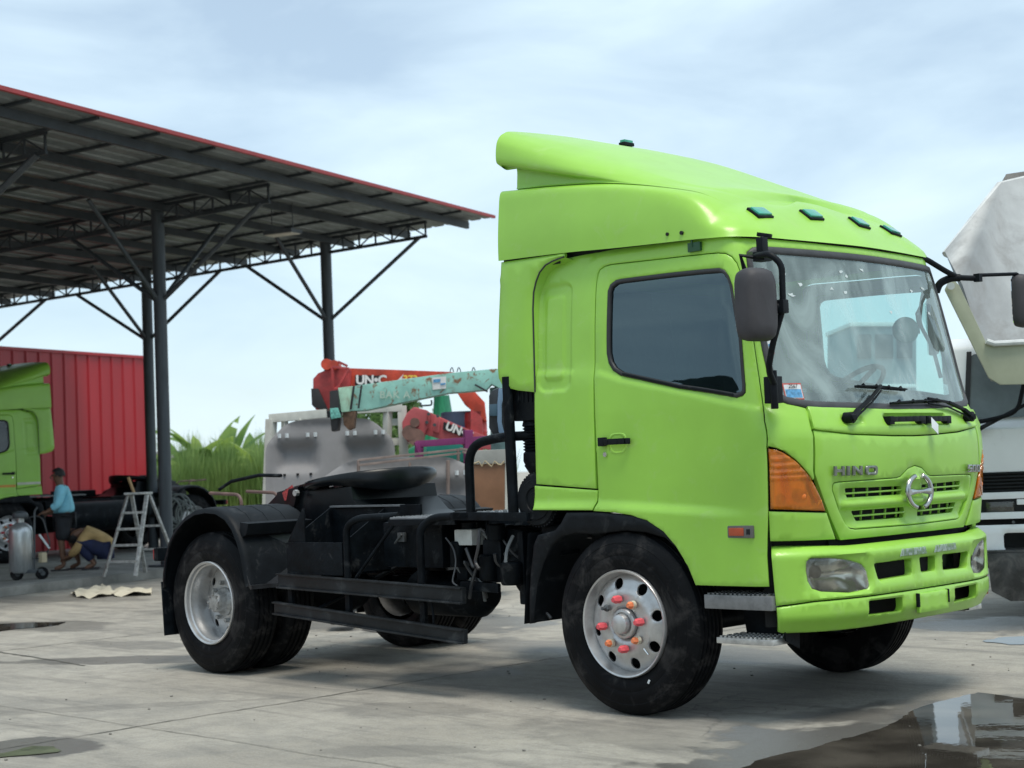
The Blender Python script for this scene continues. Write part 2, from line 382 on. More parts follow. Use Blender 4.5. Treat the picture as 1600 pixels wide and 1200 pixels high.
# ================================================================== the yard (structure)
def ground_material():
    m=bpy.data.materials.new('yard_concrete'); m.use_nodes=True; nt=m.node_tree; N=nt.nodes; L=nt.links; b=N['Principled BSDF']
    tc=N.new('ShaderNodeTexCoord'); P=tc.outputs['Object']
    def noise(sc_,det=6,rg=.6,dist=0,vec=P):
        n=N.new('ShaderNodeTexNoise'); n.inputs['Scale'].default_value=sc_; n.inputs['Detail'].default_value=det; n.inputs['Roughness'].default_value=rg; n.inputs['Distortion'].default_value=dist; L.new(vec,n.inputs['Vector']); return n.outputs['Fac']
    def mr(v,a,b_,c=0,d=1,sm=False):
        r=N.new('ShaderNodeMapRange'); r.interpolation_type='SMOOTHSTEP' if sm else 'LINEAR'; r.inputs[1].default_value=a; r.inputs[2].default_value=b_; r.inputs[3].default_value=c; r.inputs[4].default_value=d; L.new(v,r.inputs[0]); return r.outputs[0]
    def mth(op,a,b_=None):
        n=N.new('ShaderNodeMath'); n.operation=op
        for i,v in enumerate((a,b_)):
            if v is None: continue
            if isinstance(v,(int,float)): n.inputs[i].default_value=v
            else: L.new(v,n.inputs[i])
        return n.outputs[0]
    def mix(f,a,b_):
        n=N.new('ShaderNodeMixRGB')
        if isinstance(f,float): n.inputs[0].default_value=f
        else: L.new(f,n.inputs[0])
        for i,v in ((1,a),(2,b_)):
            if isinstance(v,tuple): n.inputs[i].default_value=(*v,1)
            else: L.new(v,n.inputs[i])
        return n.outputs[0]
    c=mix(mr(noise(.45,5,.55),.35,.65),(.315,.290,.245),(.455,.425,.365))
    c=mix(mr(noise(3.5,9,.75),.42,.70,0,.75),c,(.20,.19,.17))
    c=mix(mr(noise(55,3,.7),.45,.75,0,.35),c,(.5,.49,.46)); c=mix(mr(noise(95,5,.85),.53,.66,0,.7),c,(.15,.14,.12)); c=mix(mr(noise(.9,6,.6,.8),.56,.66,0,.32),c,(.20,.195,.18))
    st=N.new('ShaderNodeMapping'); st.inputs['Rotation'].default_value=(0,0,R(64)); st.inputs['Scale'].default_value=(.35,2.6,1); L.new(P,st.inputs[0])
    c=mix(mr(noise(1.6,9,.70,.5,st.outputs[0]),.50,.70,0,.7),c,(.15,.143,.13))
    # damp patches: ellipses (x,y,rx,ry,rot,strength)
    wet=None; nz=noise(1.3,7,.62,.3)
    for (x,y,rx,ry,ro,sg) in DAMP:
        mp=N.new('ShaderNodeMapping'); mp.vector_type='TEXTURE'; mp.inputs['Location'].default_value=(x,y,0); mp.inputs['Rotation'].default_value=(0,0,R(ro)); mp.inputs['Scale'].default_value=(rx,ry,1000); L.new(P,mp.inputs[0])
        ln=N.new('ShaderNodeVectorMath'); ln.operation='LENGTH'; L.new(mp.outputs[0],ln.inputs[0])
        d=mth('ADD',ln.outputs['Value'],mth('MULTIPLY',mth('SUBTRACT',nz,.5),2.2)); k=mr(d,.80,1.02,sg,0,True)
        wet=k if wet is None else mth('MAXIMUM',wet,k)
    cd=mix(wet,c,(.115,.108,.098))
    # fine cracks
    vo=N.new('ShaderNodeTexVoronoi'); vo.feature='DISTANCE_TO_EDGE'; vo.inputs['Scale'].default_value=.42
    wv=N.new('ShaderNodeVectorMath'); wv.operation='ADD'; nn=N.new('ShaderNodeTexNoise'); nn.inputs['Scale'].default_value=1.6; nn.inputs['Detail'].default_value=5; L.new(P,nn.inputs['Vector']); sm=N.new('ShaderNodeVectorMath'); sm.operation='SCALE'; sm.inputs['Scale'].default_value=.9; L.new(nn.outputs['Color'],sm.inputs[0]); L.new(P,wv.inputs[0]); L.new(sm.outputs[0],wv.inputs[1]); L.new(wv.outputs[0],vo.inputs['Vector'])
    ck=mth('MULTIPLY',mr(vo.outputs['Distance'],0,.007,1,0),mr(noise(.5,2),.50,.60,0,.30))
    cd=mix(ck,cd,(.07,.065,.06))
    L.new(cd,b.inputs['Base Color'])
    ro=mr(wet,0,1,.82,.28); L.new(ro,b.inputs['Roughness']); b.inputs['Specular IOR Level'].default_value=.45
    bp=N.new('ShaderNodeBump'); bp.inputs['Strength'].default_value=.8; bp.inputs['Distance'].default_value=.022; L.new(mth('ADD',noise(14,10,.78),mth('MULTIPLY',ck,-1.5)),bp.inputs['Height']); L.new(bp.outputs[0],b.inputs['Normal'])
    return m
DAMP=[(-.3,-2.6,.5,.2,30,.35),(-4.5,-3.2,1.1,.35,15,.3),(-6.4,-.3,.7,.25,10,.45),(.6,-1.5,.8,.5,10,.35),(-3.0,-2.4,1.4,.12,50,.3),(-8.5,2.0,1.5,.4,15,.35),(1.75,-1.6,.95,1.5,10,1.0),(1.35,-.2,.5,.8,-30,.8),(-5.3,-.95,1.3,.28,35,.75),(-9.3,.1,1.6,.55,20,.6),(-2.1,-3.6,.5,.35,25,.9),(-1.3,-1.6,.55,.28,20,.32),(-6.2,2.2,2.2,1.2,0,.7),(.2,4.3,1.6,.8,20,.9),(2.4,2.2,1.1,.9,30,.55),(-2.2,1.3,1.9,.5,5,.5),(-12.5,2.3,2,.5,20,.4),(-2.3,-.2,.6,.35,0,.4),(-7,-2.5,1.2,.3,30,.3)]
gm=ground_material()
g=MB(); n=40
xs=sorted(set([-400,-200,-100,-60,-40]+list(range(-30,16,3))+[30,60,150,400]))
for i in range(len(xs)-1):
    for j in range(len(xs)-1): pass
V=[(x,y,0) for x in xs for y in xs]; k=len(xs)
g.add(V,[(i*k+j,(i+1)*k+j,(i+1)*k+j+1,i*k+j+1) for i in range(k-1) for j in range(k-1)])
gr=g.build('ground',gm); prop(gr,kind='structure')
GRIT=mat('joint_grit',(.12,.115,.10),.9,var=.4,vs=30,bump=.5,bs=60)
def jit_strip(name,a,b,wd,m,z,seed,parent=None,seg=.07,wob=.02):
    rnd=random.Random(seed); a=Vector(a); b=Vector(b); d=(b-a); l=d.length; d.normalize(); nrm=Vector((-d.y,d.x,0)); n=int(l/seg); mb=MB(); vs=[]; c=0
    for i in range(n+1):
        p=a+d*(l*i/n); c=c*.9+rnd.uniform(-1,1)*wob*.4; w1=wd*rnd.uniform(.25,1.0); w2=wd*rnd.uniform(.25,1.0); vs+=[p+nrm*(c+w1)+Vector((0,0,z)),p+nrm*(c-w2)+Vector((0,0,z))]
    mb.add(vs,[(2*i,2*i+1,2*i+3,2*i+2) for i in range(n)]); return mb.build(name,m,parent)
for i,(a,b,wd) in enumerate([((-2.235,-12,0),(-2.235,9,0),.010),((-7.1,-12,0),(-7.1,14,0),.012),((-12,-2.9,0),(8,-2.9,0),.004),((-5.35,-1.4,0),(-9.6,-.9,0),.02),((2.6,-12,0),(2.6,9,0),.01),((-11.9,-12,0),(-11.9,14,0),.012)]):
    prop(jit_strip('slab_joint',a,b,wd,GRIT,.004,i),kind='structure')
# puddles
def water_mat(name,tint,mud):
    m=bpy.data.materials.new(name); m.use_nodes=True; nt=m.node_tree; N=nt.nodes; L=nt.links; N.clear()
    o=N.new('ShaderNodeOutputMaterial'); g=N.new('ShaderNodeBsdfGlossy'); g.inputs['Roughness'].default_value=.012; d=N.new('ShaderNodeBsdfDiffuse')
    tc=N.new('ShaderNodeTexCoord'); n=N.new('ShaderNodeTexNoise'); n.inputs['Scale'].default_value=2.2; n.inputs['Detail'].default_value=8; L.new(tc.outputs['Object'],n.inputs['Vector'])
    mx=N.new('ShaderNodeMixRGB'); mx.inputs[1].default_value=(*tint,1); mx.inputs[2].default_value=(*mud,1); r=N.new('ShaderNodeMapRange'); r.inputs[1].default_value=.42; r.inputs[2].default_value=.66; L.new(n.outputs['Fac'],r.inputs[0]); L.new(r.outputs[0],mx.inputs[0]); L.new(mx.outputs[0],d.inputs[0])
    f=N.new('ShaderNodeFresnel'); f.inputs[0].default_value=1.36; ms=N.new('ShaderNodeMixShader')
    n2=N.new('ShaderNodeTexNoise'); n2.inputs['Scale'].default_value=7; n2.inputs['Detail'].default_value=3; L.new(tc.outputs['Object'],n2.inputs['Vector']); bp=N.new('ShaderNodeBump'); bp.inputs['Strength'].default_value=.022; bp.inputs['Distance'].default_value=.02; L.new(n2.outputs['Fac'],bp.inputs['Height']); L.new(bp.outputs[0],g.inputs['Normal'])
    L.new(f.outputs[0],ms.inputs[0]); L.new(d.outputs[0],ms.inputs[1]); L.new(g.outputs[0],ms.inputs[2]); L.new(ms.outputs[0],o.inputs[0]); return m
WAT=water_mat('puddle_water',(.035,.031,.026),(.085,.075,.062)); WATG=mat('puddle_algae',(.085,.095,.05),.35,var=.35,vs=6)
def puddle(px,m,seed,rough=.02,name='puddle',z=.005):
    rnd=random.Random(seed); pts=[onZ(*q) if len(q)==2 else Vector(q) for q in px]; o=[]
    for i in range(len(pts)):
        a=pts[i]; b=pts[(i+1)%len(pts)]; l=(b-a).length; k=max(1,int(l/.05))
        for j in range(k):
            p=a.lerp(b,j/k); o.append((p.x+rnd.uniform(-1,1)*rough,p.y+rnd.uniform(-1,1)*rough))
    return prop(panel(name,o,lambda s,t,d:(s,t,z),m,None,step=.5,depth=0,wd=.004,bstep=.3,roll=0),kind='structure')
puddle([(1140,1215),(1180,1190),(1225,1178),(1262,1172),(1300,1160),(1340,1150),(1372,1141),(1405,1125),(1432,1108),(1452,1101),(1478,1095),(1500,1090),(1528,1083),(1560,1087),(1600,1093),(1760,1110),(1900,1300),(1500,1400),(1120,1300)],WAT,3,.012)
puddle([(-60,985),(-30,976),(10,975),(55,973),(88,973),(104,972),(92,977),(60,981),(20,984),(-20,990)],WAT,5,.01)
puddle([(-30,1187),(20,1183),(60,1180),(95,1176),(85,1167),(50,1167),(10,1177),(-30,1182)],WATG,7,.012)
puddle([(1535,1003),(1560,997),(1600,995),(1660,998),(1640,1008),(1580,1008)],WAT,8,.02)
puddle([(565,985),(600,975),(660,972),(700,978),(660,986),(600,990)],WAT,9,.02)
# shed frame
SB=Vector((-sin(.307),cos(.307),0)); SA=Vector((-SB.y,SB.x,0)); SP=Vector((-15.132,5.796,0))
def sh(u,v,z=0): return SP+SA*u+SB*v+Vector((0,0,z))
PAV=mat('shed_floor_concrete',(.23,.225,.205),.8,var=.3,vs=2,bump=.3,bs=25,dirt=((.10,.095,.085),2.2,.5,.75,.7))
m_=MB(); m_.prism([sh(-.45,-16),sh(-.45,9),sh(14,9),sh(14,-16)],(0,0,.12)); prop(m_.build('shed_floor',PAV,bevel=.01),kind='structure')

deb=MB(); rn=random.Random(21)
for i in range(160):
    x=rn.uniform(-7,3.2); y=rn.uniform(-4.2,3.5); r=rn.choice([.003,.004,.006,.008,.012]); deb.ico((x,y,r*.35),r,0,(1,rn.uniform(.5,1),.5))
prop(deb.build('grit',mat('grit_stone',(.20,.19,.17),.9,var=.4,vs=50)),'scattered small stones and grit on the concrete yard','grit',kind='stuff')
# ================================================================== green tractor truck
TR=thing('tractor_truck','lime green cab-over tractor truck with roof fairing and bare black chassis parked in the foreground','truck',(0,0,0),'lime green tractor trucks')
def half(path,cx=SM):
    """half outline running from the right-hand side to the centre -> closed symmetric polygon is built by the caller"""
    return [(2*cx-s,z) for s,z in path][::-1]
def sdf_rr(s,z,cx,cz,hx,hz,r):
    a=abs(s-cx)-hx+r; b=abs(z-cz)-hz+r; return math.hypot(max(a,0),max(b,0))+min(max(a,b),0)-r
def beltz(s): return lerp_t(s,[-.7,-.19,.005,1.03,1.3],[1.98,1.955,1.895,1.672,1.62])
def side_disp(s,z):
    d=0
    # belt crease: the sheet below it stands a little prouder
    if s<1.25: d+=.011*smst(beltz(s)-z,-.012,.03)*(1-smst(s,1.03,1.2))
    # flare over the wheel arch
    if s<1.0: d+=.020*smst(lerp_t(s,[-.7,-.1,.5,1.0],[1.20,1.20,1.165,1.13])-z,-.01,.05)*(1-smst(s,.55,.98))
    # stamped panel behind the door
    if -.66<s<-.34 and 1.8<z<2.52:
        q=sdf_rr(s,z,-.505,2.165,.125,.315,.05); d-=.010*smst(-q,-.006,.008); q2=sdf_rr(s,z,-.51,2.165,.075,.25,.03); d+=.007*smst(-q2,-.004,.012)
    # raised frame line above the door
    q=sdf_rr(s,z,.40,1.95,.70,.665,.16)
    if z>2.2 and -.35<s<1.2: d-=.010*smst(q,0,.02)*smst(s,-.34,-.2)
    return d
WS=[(1.288,1.668),(1.23,1.678),(1.175,1.689),(1.134,1.707),(1.112,1.746),(1.103,1.8),(1.093,1.99),(1.089,2.14),(1.086,2.39),(1.088,2.49),(1.103,2.525),(1.137,2.546),(1.19,2.552),(SM,2.552)]
DOOR=[(-.178,2.512),(-.168,2.53),(-.136,2.545),(-.087,2.551),(.32,2.537),(.82,2.523),(.925,2.514),(.98,2.494),(1.013,2.460),(1.03,2.41),(1.043,2.2),(1.047,2.019),(1.042,1.833),(1.034,1.72),(1.026,1.683),(1.0,1.60),(.985,1.461),(.992,1.1),(1.0,.739),(.511,.741),(.463,.844),(.386,.95),(.305,1.028),(.19,1.090),(.076,1.120),(-.061,1.137),(-.203,1.146),(-.180,1.193),(-.176,1.262),(-.190,1.95),(-.190,2.25),(-.189,2.45)]
WIN=[(-.102,2.116),(-.099,2.40),(-.082,2.437),(-.04,2.458),(.0,2.461),(.325,2.456),(.83,2.442),(.895,2.427),(.935,2.391),(.958,2.34),(.975,2.05),(.952,1.80),(.942,1.757),(.921,1.743),(.869,1.733),(.432,1.804),(.005,1.905),(-.053,1.938),(-.086,1.983),(-.101,2.04)]
LAMP=[(.990,1.462),(1.033,1.453),(1.076,1.434),(1.137,1.391),(1.182,1.349),(1.229,1.302),(1.264,1.258),(1.310,1.19),(1.352,1.113),(1.0,1.138)]
def g_(p,w): return inset(p,w) if area(p)>0 else inset(p[::-1],w)[::-1]
bd=[(-.665,1.308),(-.664,1.85),(-.660,2.38),(-.654,2.499),(-.627,2.564),(-.568,2.601),(-.432,2.632),(-.1,2.645),(1.006,2.618),(1.215,2.599),(1.84,2.591),(SM,2.591)]
# door gap side (grown door outline from rear bottom, over the top, down the front)
dg=inset(DOOR,-.006) if area(DOOR)>0 else inset(DOOR,-.006)
DG=[(s+(.006 if 0 else 0),z) for s,z in dg]
order=[28,29,30,31,0,1,2,3,4,5,6,7,8,9,10,11,12,13,14,15,16]
lampline=[(.996,1.47),(1.033,1.459),(1.078,1.44),(1.139,1.397),(1.186,1.355),(1.233,1.308),(1.252,1.284),(1.262,1.292),(1.252,1.334),(1.258,1.45),(1.262,1.544),(1.272,1.6),(1.290,1.64),(1.284,1.665)]
low=[(-.196,1.272)]+[DG[i] for i in order[1:]][0:]+lampline
low=[q for q in low if True]
hb=[bd[0]]+low+WS[1:]            # bottom path, right half
loop=hb+half(hb)[0:]
top=half(bd)[::-1]               # mirrored top, from centre outwards later
outline=hb+[(2*SM-s,z) for s,z in hb[::-1][1:]]+[(2*SM-s,z) for s,z in bd[1:-1]]+[(s,z) for s,z in bd[::-1][:-1]]
body=panel('cab_shell',outline,S,GREEN,TR,step=.05,disp=lambda s,z: side_disp(s if s<SM else 2*SM-s,z),fine=[(-.65,-.35,1.83,2.50,.012),(-.35,1.0,2.5,2.62,.016),(1.0,1.3,1.45,1.75,.02),(4.65,4.95,1.83,2.50,.012)],depth=.03)
DARKGLASS=glass('tinted_side_glass',(.10,.155,.16),.012,(.62,.80,.86),ior=2.2)
SCREEN=glass('windscreen_glass',(.66,.90,.86),.01,(.9,1,1),haze=((.60,.74,.72),2.3,.46,.68,.46),ior=1.75)  # diffuse haze paints the pale reflections on the screen into its colour
def pair(o):
    """add the copy on the truck's other side"""
    return mirror(o)
def make_door():
    d=panel('door',DOOR,S,GREEN,TR,holes=[WIN],step=.045,disp=side_disp,fine=[(-.15,1.0,1.62,2.02,.014),(-.15,1.0,1.06,1.22,.016),(-.15,.12,1.45,1.60,.012)],depth=.03)
    seal=panel('window_seal',WIN,S,RUB,d,holes=[inset(WIN,.024)],step=.05,wd=.004,d0=.004,depth=.03,roll=.004)
    gl=panel('window_glass',inset(WIN,.020),S,DARKGLASS,d,step=.06,wd=.01,d0=-.012,depth=0,roll=0)
    rail=panel('weather_strip',[(.02,1.908),(.43,1.809),(.85,1.742),(.85,1.757),(.43,1.825),(.02,1.923)],S,BLKP,d,step=.05,wd=.003,d0=.010,depth=.02)
    # handle: cup, grip, lock
    panel('handle_cup',rect(-.085,.05,1.462,1.585,.05),S,GREEN,d,step=.02,wd=.006,d0=.013,depth=.012,disp=lambda s,z:-.020*smst(-sdf_rr(s,z,-.018,1.524,.055,.05,.045),0,.02),fine=[(-.08,.045,1.47,1.58,.008)])
    hm_=MB(); pts=[Vector(S(s,1.533,k)) for s,k in ((-.10,.022),(-.085,.042),(-.05,.052),(.02,.052),(.065,.045),(.083,.022))]
    for a,b in zip(pts,pts[1:]): hm_.bar(a,b,.02,.034)
    hm_.build('door_handle',BLKP,d,bevel=.004)
    MB().box(S(-.118,1.536,.028),(.05,.03,.05)).build('handle_base',BLKP,d,bevel=.006)
    k=MB(); c=Vector(S(-.107,1.464,.012)); k.cyl(c,c+Vector((0,-.012,0)),.014,14); k.build('door_lock',CHR,d)
    mk=MB(); c=Vector(S(.832,1.026,.008)); mk.box(c,(.165,.03,.066)); mo=mk.build('side_marker',mat('marker_housing',(.12,.115,.11),.5),d,bevel=.008)
    MB().box(c+Vector((-.022,-.014,0)),(.095,.012,.042)).build('marker_lens',mat('marker_orange',(.42,.075,.03),.3,var=.2),mo,bevel=.004)
    MB().box(c+Vector((.055,-.013,0)),(.022,.010,.028)).build('marker_clip',DARK,mo)
    return d
door=make_door(); dl=pair(door)
for c_ in children(dl):
    if c_.name.startswith('window_glass'): c_.data=c_.data.copy(); c_.data.materials[0]=glass('clear_side_glass',(.74,.88,.88),.012)
TRIM=mat('door_trim_grey',(.50,.52,.50),.6,var=.1)
for f_ in (0,1):
    panel('door_trim',inset([(s,z) for s,z in DOOR if z>1.6]+[(1.0,1.3),(-.17,1.3)],.02),(lambda s,z,d:(S(s,z,d)[0],-S(s,z,d)[1],z)) if f_ else S,TRIM,TR,holes=[inset(WIN,-.01)],step=.07,wd=.004,d0=-.055,depth=0,roll=0)
SK=[(-.678,1.298),(-.190,1.262),(-.184,1.258),(-.188,1.205),(-.213,1.150),(-.684,1.156)]
skirt=panel('lower_panel',SK,S,GREEN,TR,step=.05,disp=side_disp,depth=.03,fine=[(-.67,-.2,1.15,1.29,.02)],bstep=.03); pair(skirt)
# front panels
def front_disp(s,z):
    if s>SM: s=2*SM-s
    return 0
LC=[(.995,1.129),(1.360,1.105),(1.444,.962),(1.010,.974)]
pair(panel('corner_panel',LC,S,GREEN,TR,step=.04,depth=.03,sc_cols=[(.98,1.3)],bstep=.025))
# cowl under the windscreen
ct=[(1.292,1.668),(1.40,1.662),(1.96,1.648),(SM,1.648)]; cb=[(1.272,1.552),(1.30,1.545),(1.572,1.522),(1.94,1.508),(SM,1.505)]
cowl_out=cb+half(cb)[1:]+half(ct)[::-1][:-1]+ct[::-1]
cowl_out=cb+[(2*SM-s,z) for s,z in cb[::-1][1:]]+[(2*SM-s,z) for s,z in ct]+[(s,z) for s,z in ct[::-1][1:]]
def cowl_disp(s,z):
    d=-.022*smst(-sdf_rr(s,z,2.24,1.592,.36,.036,.02),0,.018)
    d-=.016*smst(-sdf_rr(s,z,1.60,1.590,.10,.03,.03),0,.02)+.016*smst(-sdf_rr(s,z,2.93,1.590,.10,.03,.03),0,.02)
    d+=.014*smst(z,1.50,1.56)
    return d
panel('cowl_panel',cowl_out,S,GREEN,TR,step=.03,disp=cowl_disp,depth=.03,fine=[(1.3,3.05,1.53,1.65,.012)])
# bonnet lid with the grille opening
def hood_disp(s,z):
    u=s if s<SM else 2*SM-s
    return .012*smst(z,.94,1.0)
hl=[(1.276,1.545),(1.572,1.514),(1.94,1.500),(SM,1.497)]
hs=[(1.268,1.317),(1.286,1.276),(1.344,1.162),(1.400,1.072),(1.484,.955)]
hbm=[(1.9,.956),(SM,.958)]
HO=hs+hbm+[(2*SM-s,z) for s,z in (hs+hbm)[::-1][1:]]+[(2*SM-s,z) for s,z in hl]+hl[::-1][1:]
GRh=[(1.398,1.225),(1.400,1.250),(1.413,1.264),(1.453,1.268),(1.96,1.273),(2.00,1.281),(2.035,1.300),(2.075,1.322),(SM,1.336)]
GRb=[(1.455,1.115),(1.487,1.07),(1.518,1.035),(1.555,1.012),(1.602,1.004),(SM,1.0)]
GO=GRh[::-1]+GRb+[(2*SM-s,z) for s,z in GRb[::-1][1:]]+[(2*SM-s,z) for s,z in GRh[:-1]]
hood=panel('bonnet_lid',HO,S,GREEN,TR,holes=[GO],step=.05,depth=.03)
sl1=rp([(1.522,1.228),(2.035,1.222),(2.035,1.174),(1.540,1.176)],.012); sl2=rp([(1.579,1.104),(2.075,1.103),(2.075,1.043),(1.626,1.045)],.014)
msl=lambda p:[(2*SM-s,z) for s,z in p]
def grille_disp(s,z):
    u=s if s<SM else 2*SM-s
    d=-.020*smst(-sdf_rr(u,z,2.0,1.135,.55,.125,.05),0,.03)
    d+=.026*smst(.020-abs(z-1.140+.0*u),-.012,.012)*smst(u,1.44,1.52)
    d+=.022*smst(.09-math.hypot(s-SM,z-1.192),-.02,.03)*(1 if z>1.1 else smst(z,1.08,1.12))
    return d
gri=panel('grille',inset(GO,.005),S,GREEN,TR,holes=[sl1,sl2,msl(sl1),msl(sl2)],step=.03,disp=grille_disp,depth=.03,fine=[(1.45,2.86,1.08,1.17,.012),(2.0,2.3,1.1,1.3,.016)])
def lstrip(s0,s1,z0,z1,d,m,par,name,dep=.012): return panel(name,[(s0,z0),(s1,z0),(s1,z1),(s0,z1)],S,m,par,step=.05,wd=.001,roll=.001,d0=d,depth=dep,bstep=.04)
for a,b,zz in ((1.52,2.04,1.1995),(1.60,2.08,1.074)):
    for f in (0,1):
        s0,s1=(a,b) if not f else (2*SM-b,2*SM-a)
        lstrip(s0,s1,zz-.0045,zz+.0045,-.018,GREEN,gri,'slat')
        for q in range(4):
            sx=s0+(s1-s0)*(q+.8)/4.3; lstrip(sx-.0025,sx+.0025,zz-.028,zz+.028,-.034,GREEN,gri,'grille_rib')
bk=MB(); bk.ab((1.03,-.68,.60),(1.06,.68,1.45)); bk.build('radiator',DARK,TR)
# bonnet lettering and marks
BADGE=mat('badge_chrome',(.42,.43,.43),.22,metal=1,var=.1)
LET=mat('letter_grey_chrome',(.22,.24,.22),.25,metal=.7,var=.2,vs=30)
zt,zb=1.352,1.300
def tilt(s,z): return (s,z-(s-1.39)*.018)
def letter(poly,holes=(),m=LET,d=.012,par=hood): panel('letter',[tilt(*q) for q in poly],S,m,par,holes=[[tilt(*q) for q in h] for h in holes],step=.03,wd=.0025,d0=d+.012,depth=.012,roll=.003)
t_=.016
letter([(1.39,zb),(1.41,zb),(1.41,zb+.018),(1.452,zb+.018),(1.452,zb),(1.472,zb),(1.472,zt),(1.452,zt),(1.452,zb+.036),(1.41,zb+.036),(1.41,zt),(1.39,zt)])
letter([(1.492,zb),(1.514,zb),(1.514,zt),(1.492,zt)])
letter([(1.538,zb),(1.558,zb),(1.558,zt-.022),(1.598,zb),(1.618,zb),(1.618,zt),(1.598,zt),(1.598,zb+.024),(1.558,zt),(1.538,zt)])
letter(rp([(1.645,zb),(1.750,zb),(1.750,zt),(1.645,zt)],.02),[rp([(1.668,zb+.016),(1.727,zb+.016),(1.727,zt-.016),(1.668,zt-.016)],.008)])
# emblem: two arcs and a waisted crossbar
ec=(SM+.0,1.190)
def epl(pts): return [(ec[0]+a,ec[1]+b) for a,b in pts]
def emap(a,b,d): 
    c=Vector(S(ec[0],ec[1],.022)); return (c.x+d+(-.06*(a*a)),c.y+a,c.z+b)
ro,ri=.104,.080; EX_=1.36
lft=[( -ro*cos(t)*.92, ro*sin(t)) for t in np.linspace(-1.25,1.25,22)]+[(-ri*cos(t)*.88,ri*sin(t)) for t in np.linspace(1.32,.20,10)]+[(-.035,.006),(.035,.006)]
# one closed mark: left arc + bar + right arc
def arc(sg,a0,a1,n,r): return [(sg*r*cos(t)*EX_,r*sin(t)) for t in np.linspace(a0,a1,n)]
mark=arc(-1,1.28,-1.28,24,ro)+arc(-1,-1.34,-.26,10,ri)+[(-.03,-.011),(.03,-.011)]+arc(1,-.26,-1.34,10,ri)+arc(1,-1.28,1.28,24,ro)+arc(1,1.34,.26,10,ri)+[(.03,.011),(-.03,.011)]+arc(-1,.26,1.34,10,ri)
panel('emblem',mark,lambda a,b,d:emap(a,b,d),BADGE,hood,step=.02,wd=.006,roll=.007,depth=.018,d0=.018)
# model number
def dig(x,k):
    w,h,t=.052,.044,.011; z0=1.305
    if k=='0': letter([(x,z0),(x+w,z0),(x+w,z0+h),(x,z0+h)],[[(x+t,z0+t*.8),(x+w-t,z0+t*.8),(x+w-t,z0+h-t*.8),(x+t,z0+h-t*.8)]],m=BADGE)
    else: letter([(x,z0),(x+w,z0),(x+w,z0+h*.62),(x+t*1.2,z0+h*.62),(x+t*1.2,z0+h*.78),(x+w,z0+h*.78),(x+w,z0+h),(x,z0+h),(x,z0+h*.38),(x+w-t,z0+h*.38),(x+w-t,z0+h*.2),(x,z0+h*.2)],m=BADGE)
for x,k in ((2.80,'5'),(2.865,'0'),(2.93,'0')):
    sv=x; dig(x,k)
# corner lamps
AMB=glass('amber_lens',(1.0,.33,.015),.06,.8,haze=((1.0,.31,.015),5,.3,.8,.62)); CLR=glass('clear_lens',(.85,.85,.78),.06,.9,haze=((.45,.43,.35),9,.50,.80,.22))
REFL=mat('lamp_reflector',(.8,.8,.8),.22,metal=.9,var=.1)
lp=panel('corner_lamp',inset(LAMP,.004),S,AMB,TR,step=.03,wd=.005,d0=.004,depth=.012,sc_cols=[(.98,1.3)],bstep=.02,disp=lambda s,z:.004*(1 if z>1.27 and int((z-1.27)/.018)%2 else 0),fine=[(1.0,1.3,1.27,1.43,.009)])
panel('reflector',inset(LAMP,.008),S,REFL,lp,step=.04,wd=.004,d0=-.045,depth=-.03,sc_cols=[(.98,1.3)],bstep=.02)
for q in range(4): panel('lamp_rib',[(1.01,1.425-q*.037),(1.08+q*.035,1.425-q*.037),(1.085+q*.035,1.413-q*.037),(1.01,1.413-q*.037)],S,mat('amber_rib',(.95,.33,.05),.25),lp,step=.04,wd=.002,d0=-.004,depth=.01,bstep=.02)
bl=MB(); bl.ico(S(1.19,1.2,-.03),.038,2); bl.ico(S(1.065,1.19,-.03),.028,2); bl.build('bulb',mat('amber_bulb',(.8,.2,.03),.2),lp)
pair(lp)
# bumper
def SBm(s,z,d=0):
    u=s if s<SM else 2*SM-s
    return S(s,z,d+.03+.075*smst(u,1.05,1.6))
HLp=[(1.198,.812),(1.202,.860),(1.223,.877),(1.336,.871),(1.46,.853),(1.545,.826),(1.585,.785),(1.60,.711),(1.588,.692),(1.45,.681),(1.277,.699),(1.226,.717),(1.204,.759)]
bt=[(1.018,.940),(1.243,.934),(1.491,.927),(1.711,.928),(SM,.930)]; bb=[(1.031,.640),(1.23,.655),(1.636,.657),(SM,.660)]
BU=bb+[(2*SM-s,z) for s,z in bb[::-1][1:]]+[(2*SM-s,z) for s,z in bt]+bt[::-1][1:]
bs1=rp([(1.64,.822),(1.985,.826),(1.985,.737),(1.675,.729)],.02); bs2=rp([(SM-.085,.826),(SM+.085,.826),(SM+.075,.742),(SM-.075,.742)],.015)
def bump_disp(s,z):
    u=s if s<SM else 2*SM-s
    d=-.055*smst(z,.885,.945)**1.5
    q=sdf_rr(u,z,1.40,.775,.215,.10,.05); d-=.012*smst(-q,-.012,.01)
    q=sdf_rr(u,z,2.0,.777,.42,.06,.03); d-=.010*smst(-q,-.012,.01)
    return d
bum=panel('bumper',BU,SBm,GREEN,TR,holes=[HLp,msl(HLp),bs1,msl(bs1),bs2],step=.04,disp=bump_disp,depth=.05,roll=.006,wd=.010,fine=[(1.0,3.3,.87,.94,.016)],sc_cols=[(1.0,1.3),(3.0,3.3)],bstep=.025)
lb=[(1.040,.500),(1.064,.493),(1.358,.486),(1.678,.486),(SM,.489)]; lt=[(1.033,.630),(1.23,.647),(1.636,.649),(SM,.652)]
BL=lb+[(2*SM-s,z) for s,z in lb[::-1][1:]]+[(2*SM-s,z) for s,z in lt]+lt[::-1][1:]
l1=rp([(1.575,.629),(1.87,.626),(1.87,.548),(1.575,.552)],.012)
low_disp=lambda s,z: -.05*smst(-(z-.56),-.02,.08)
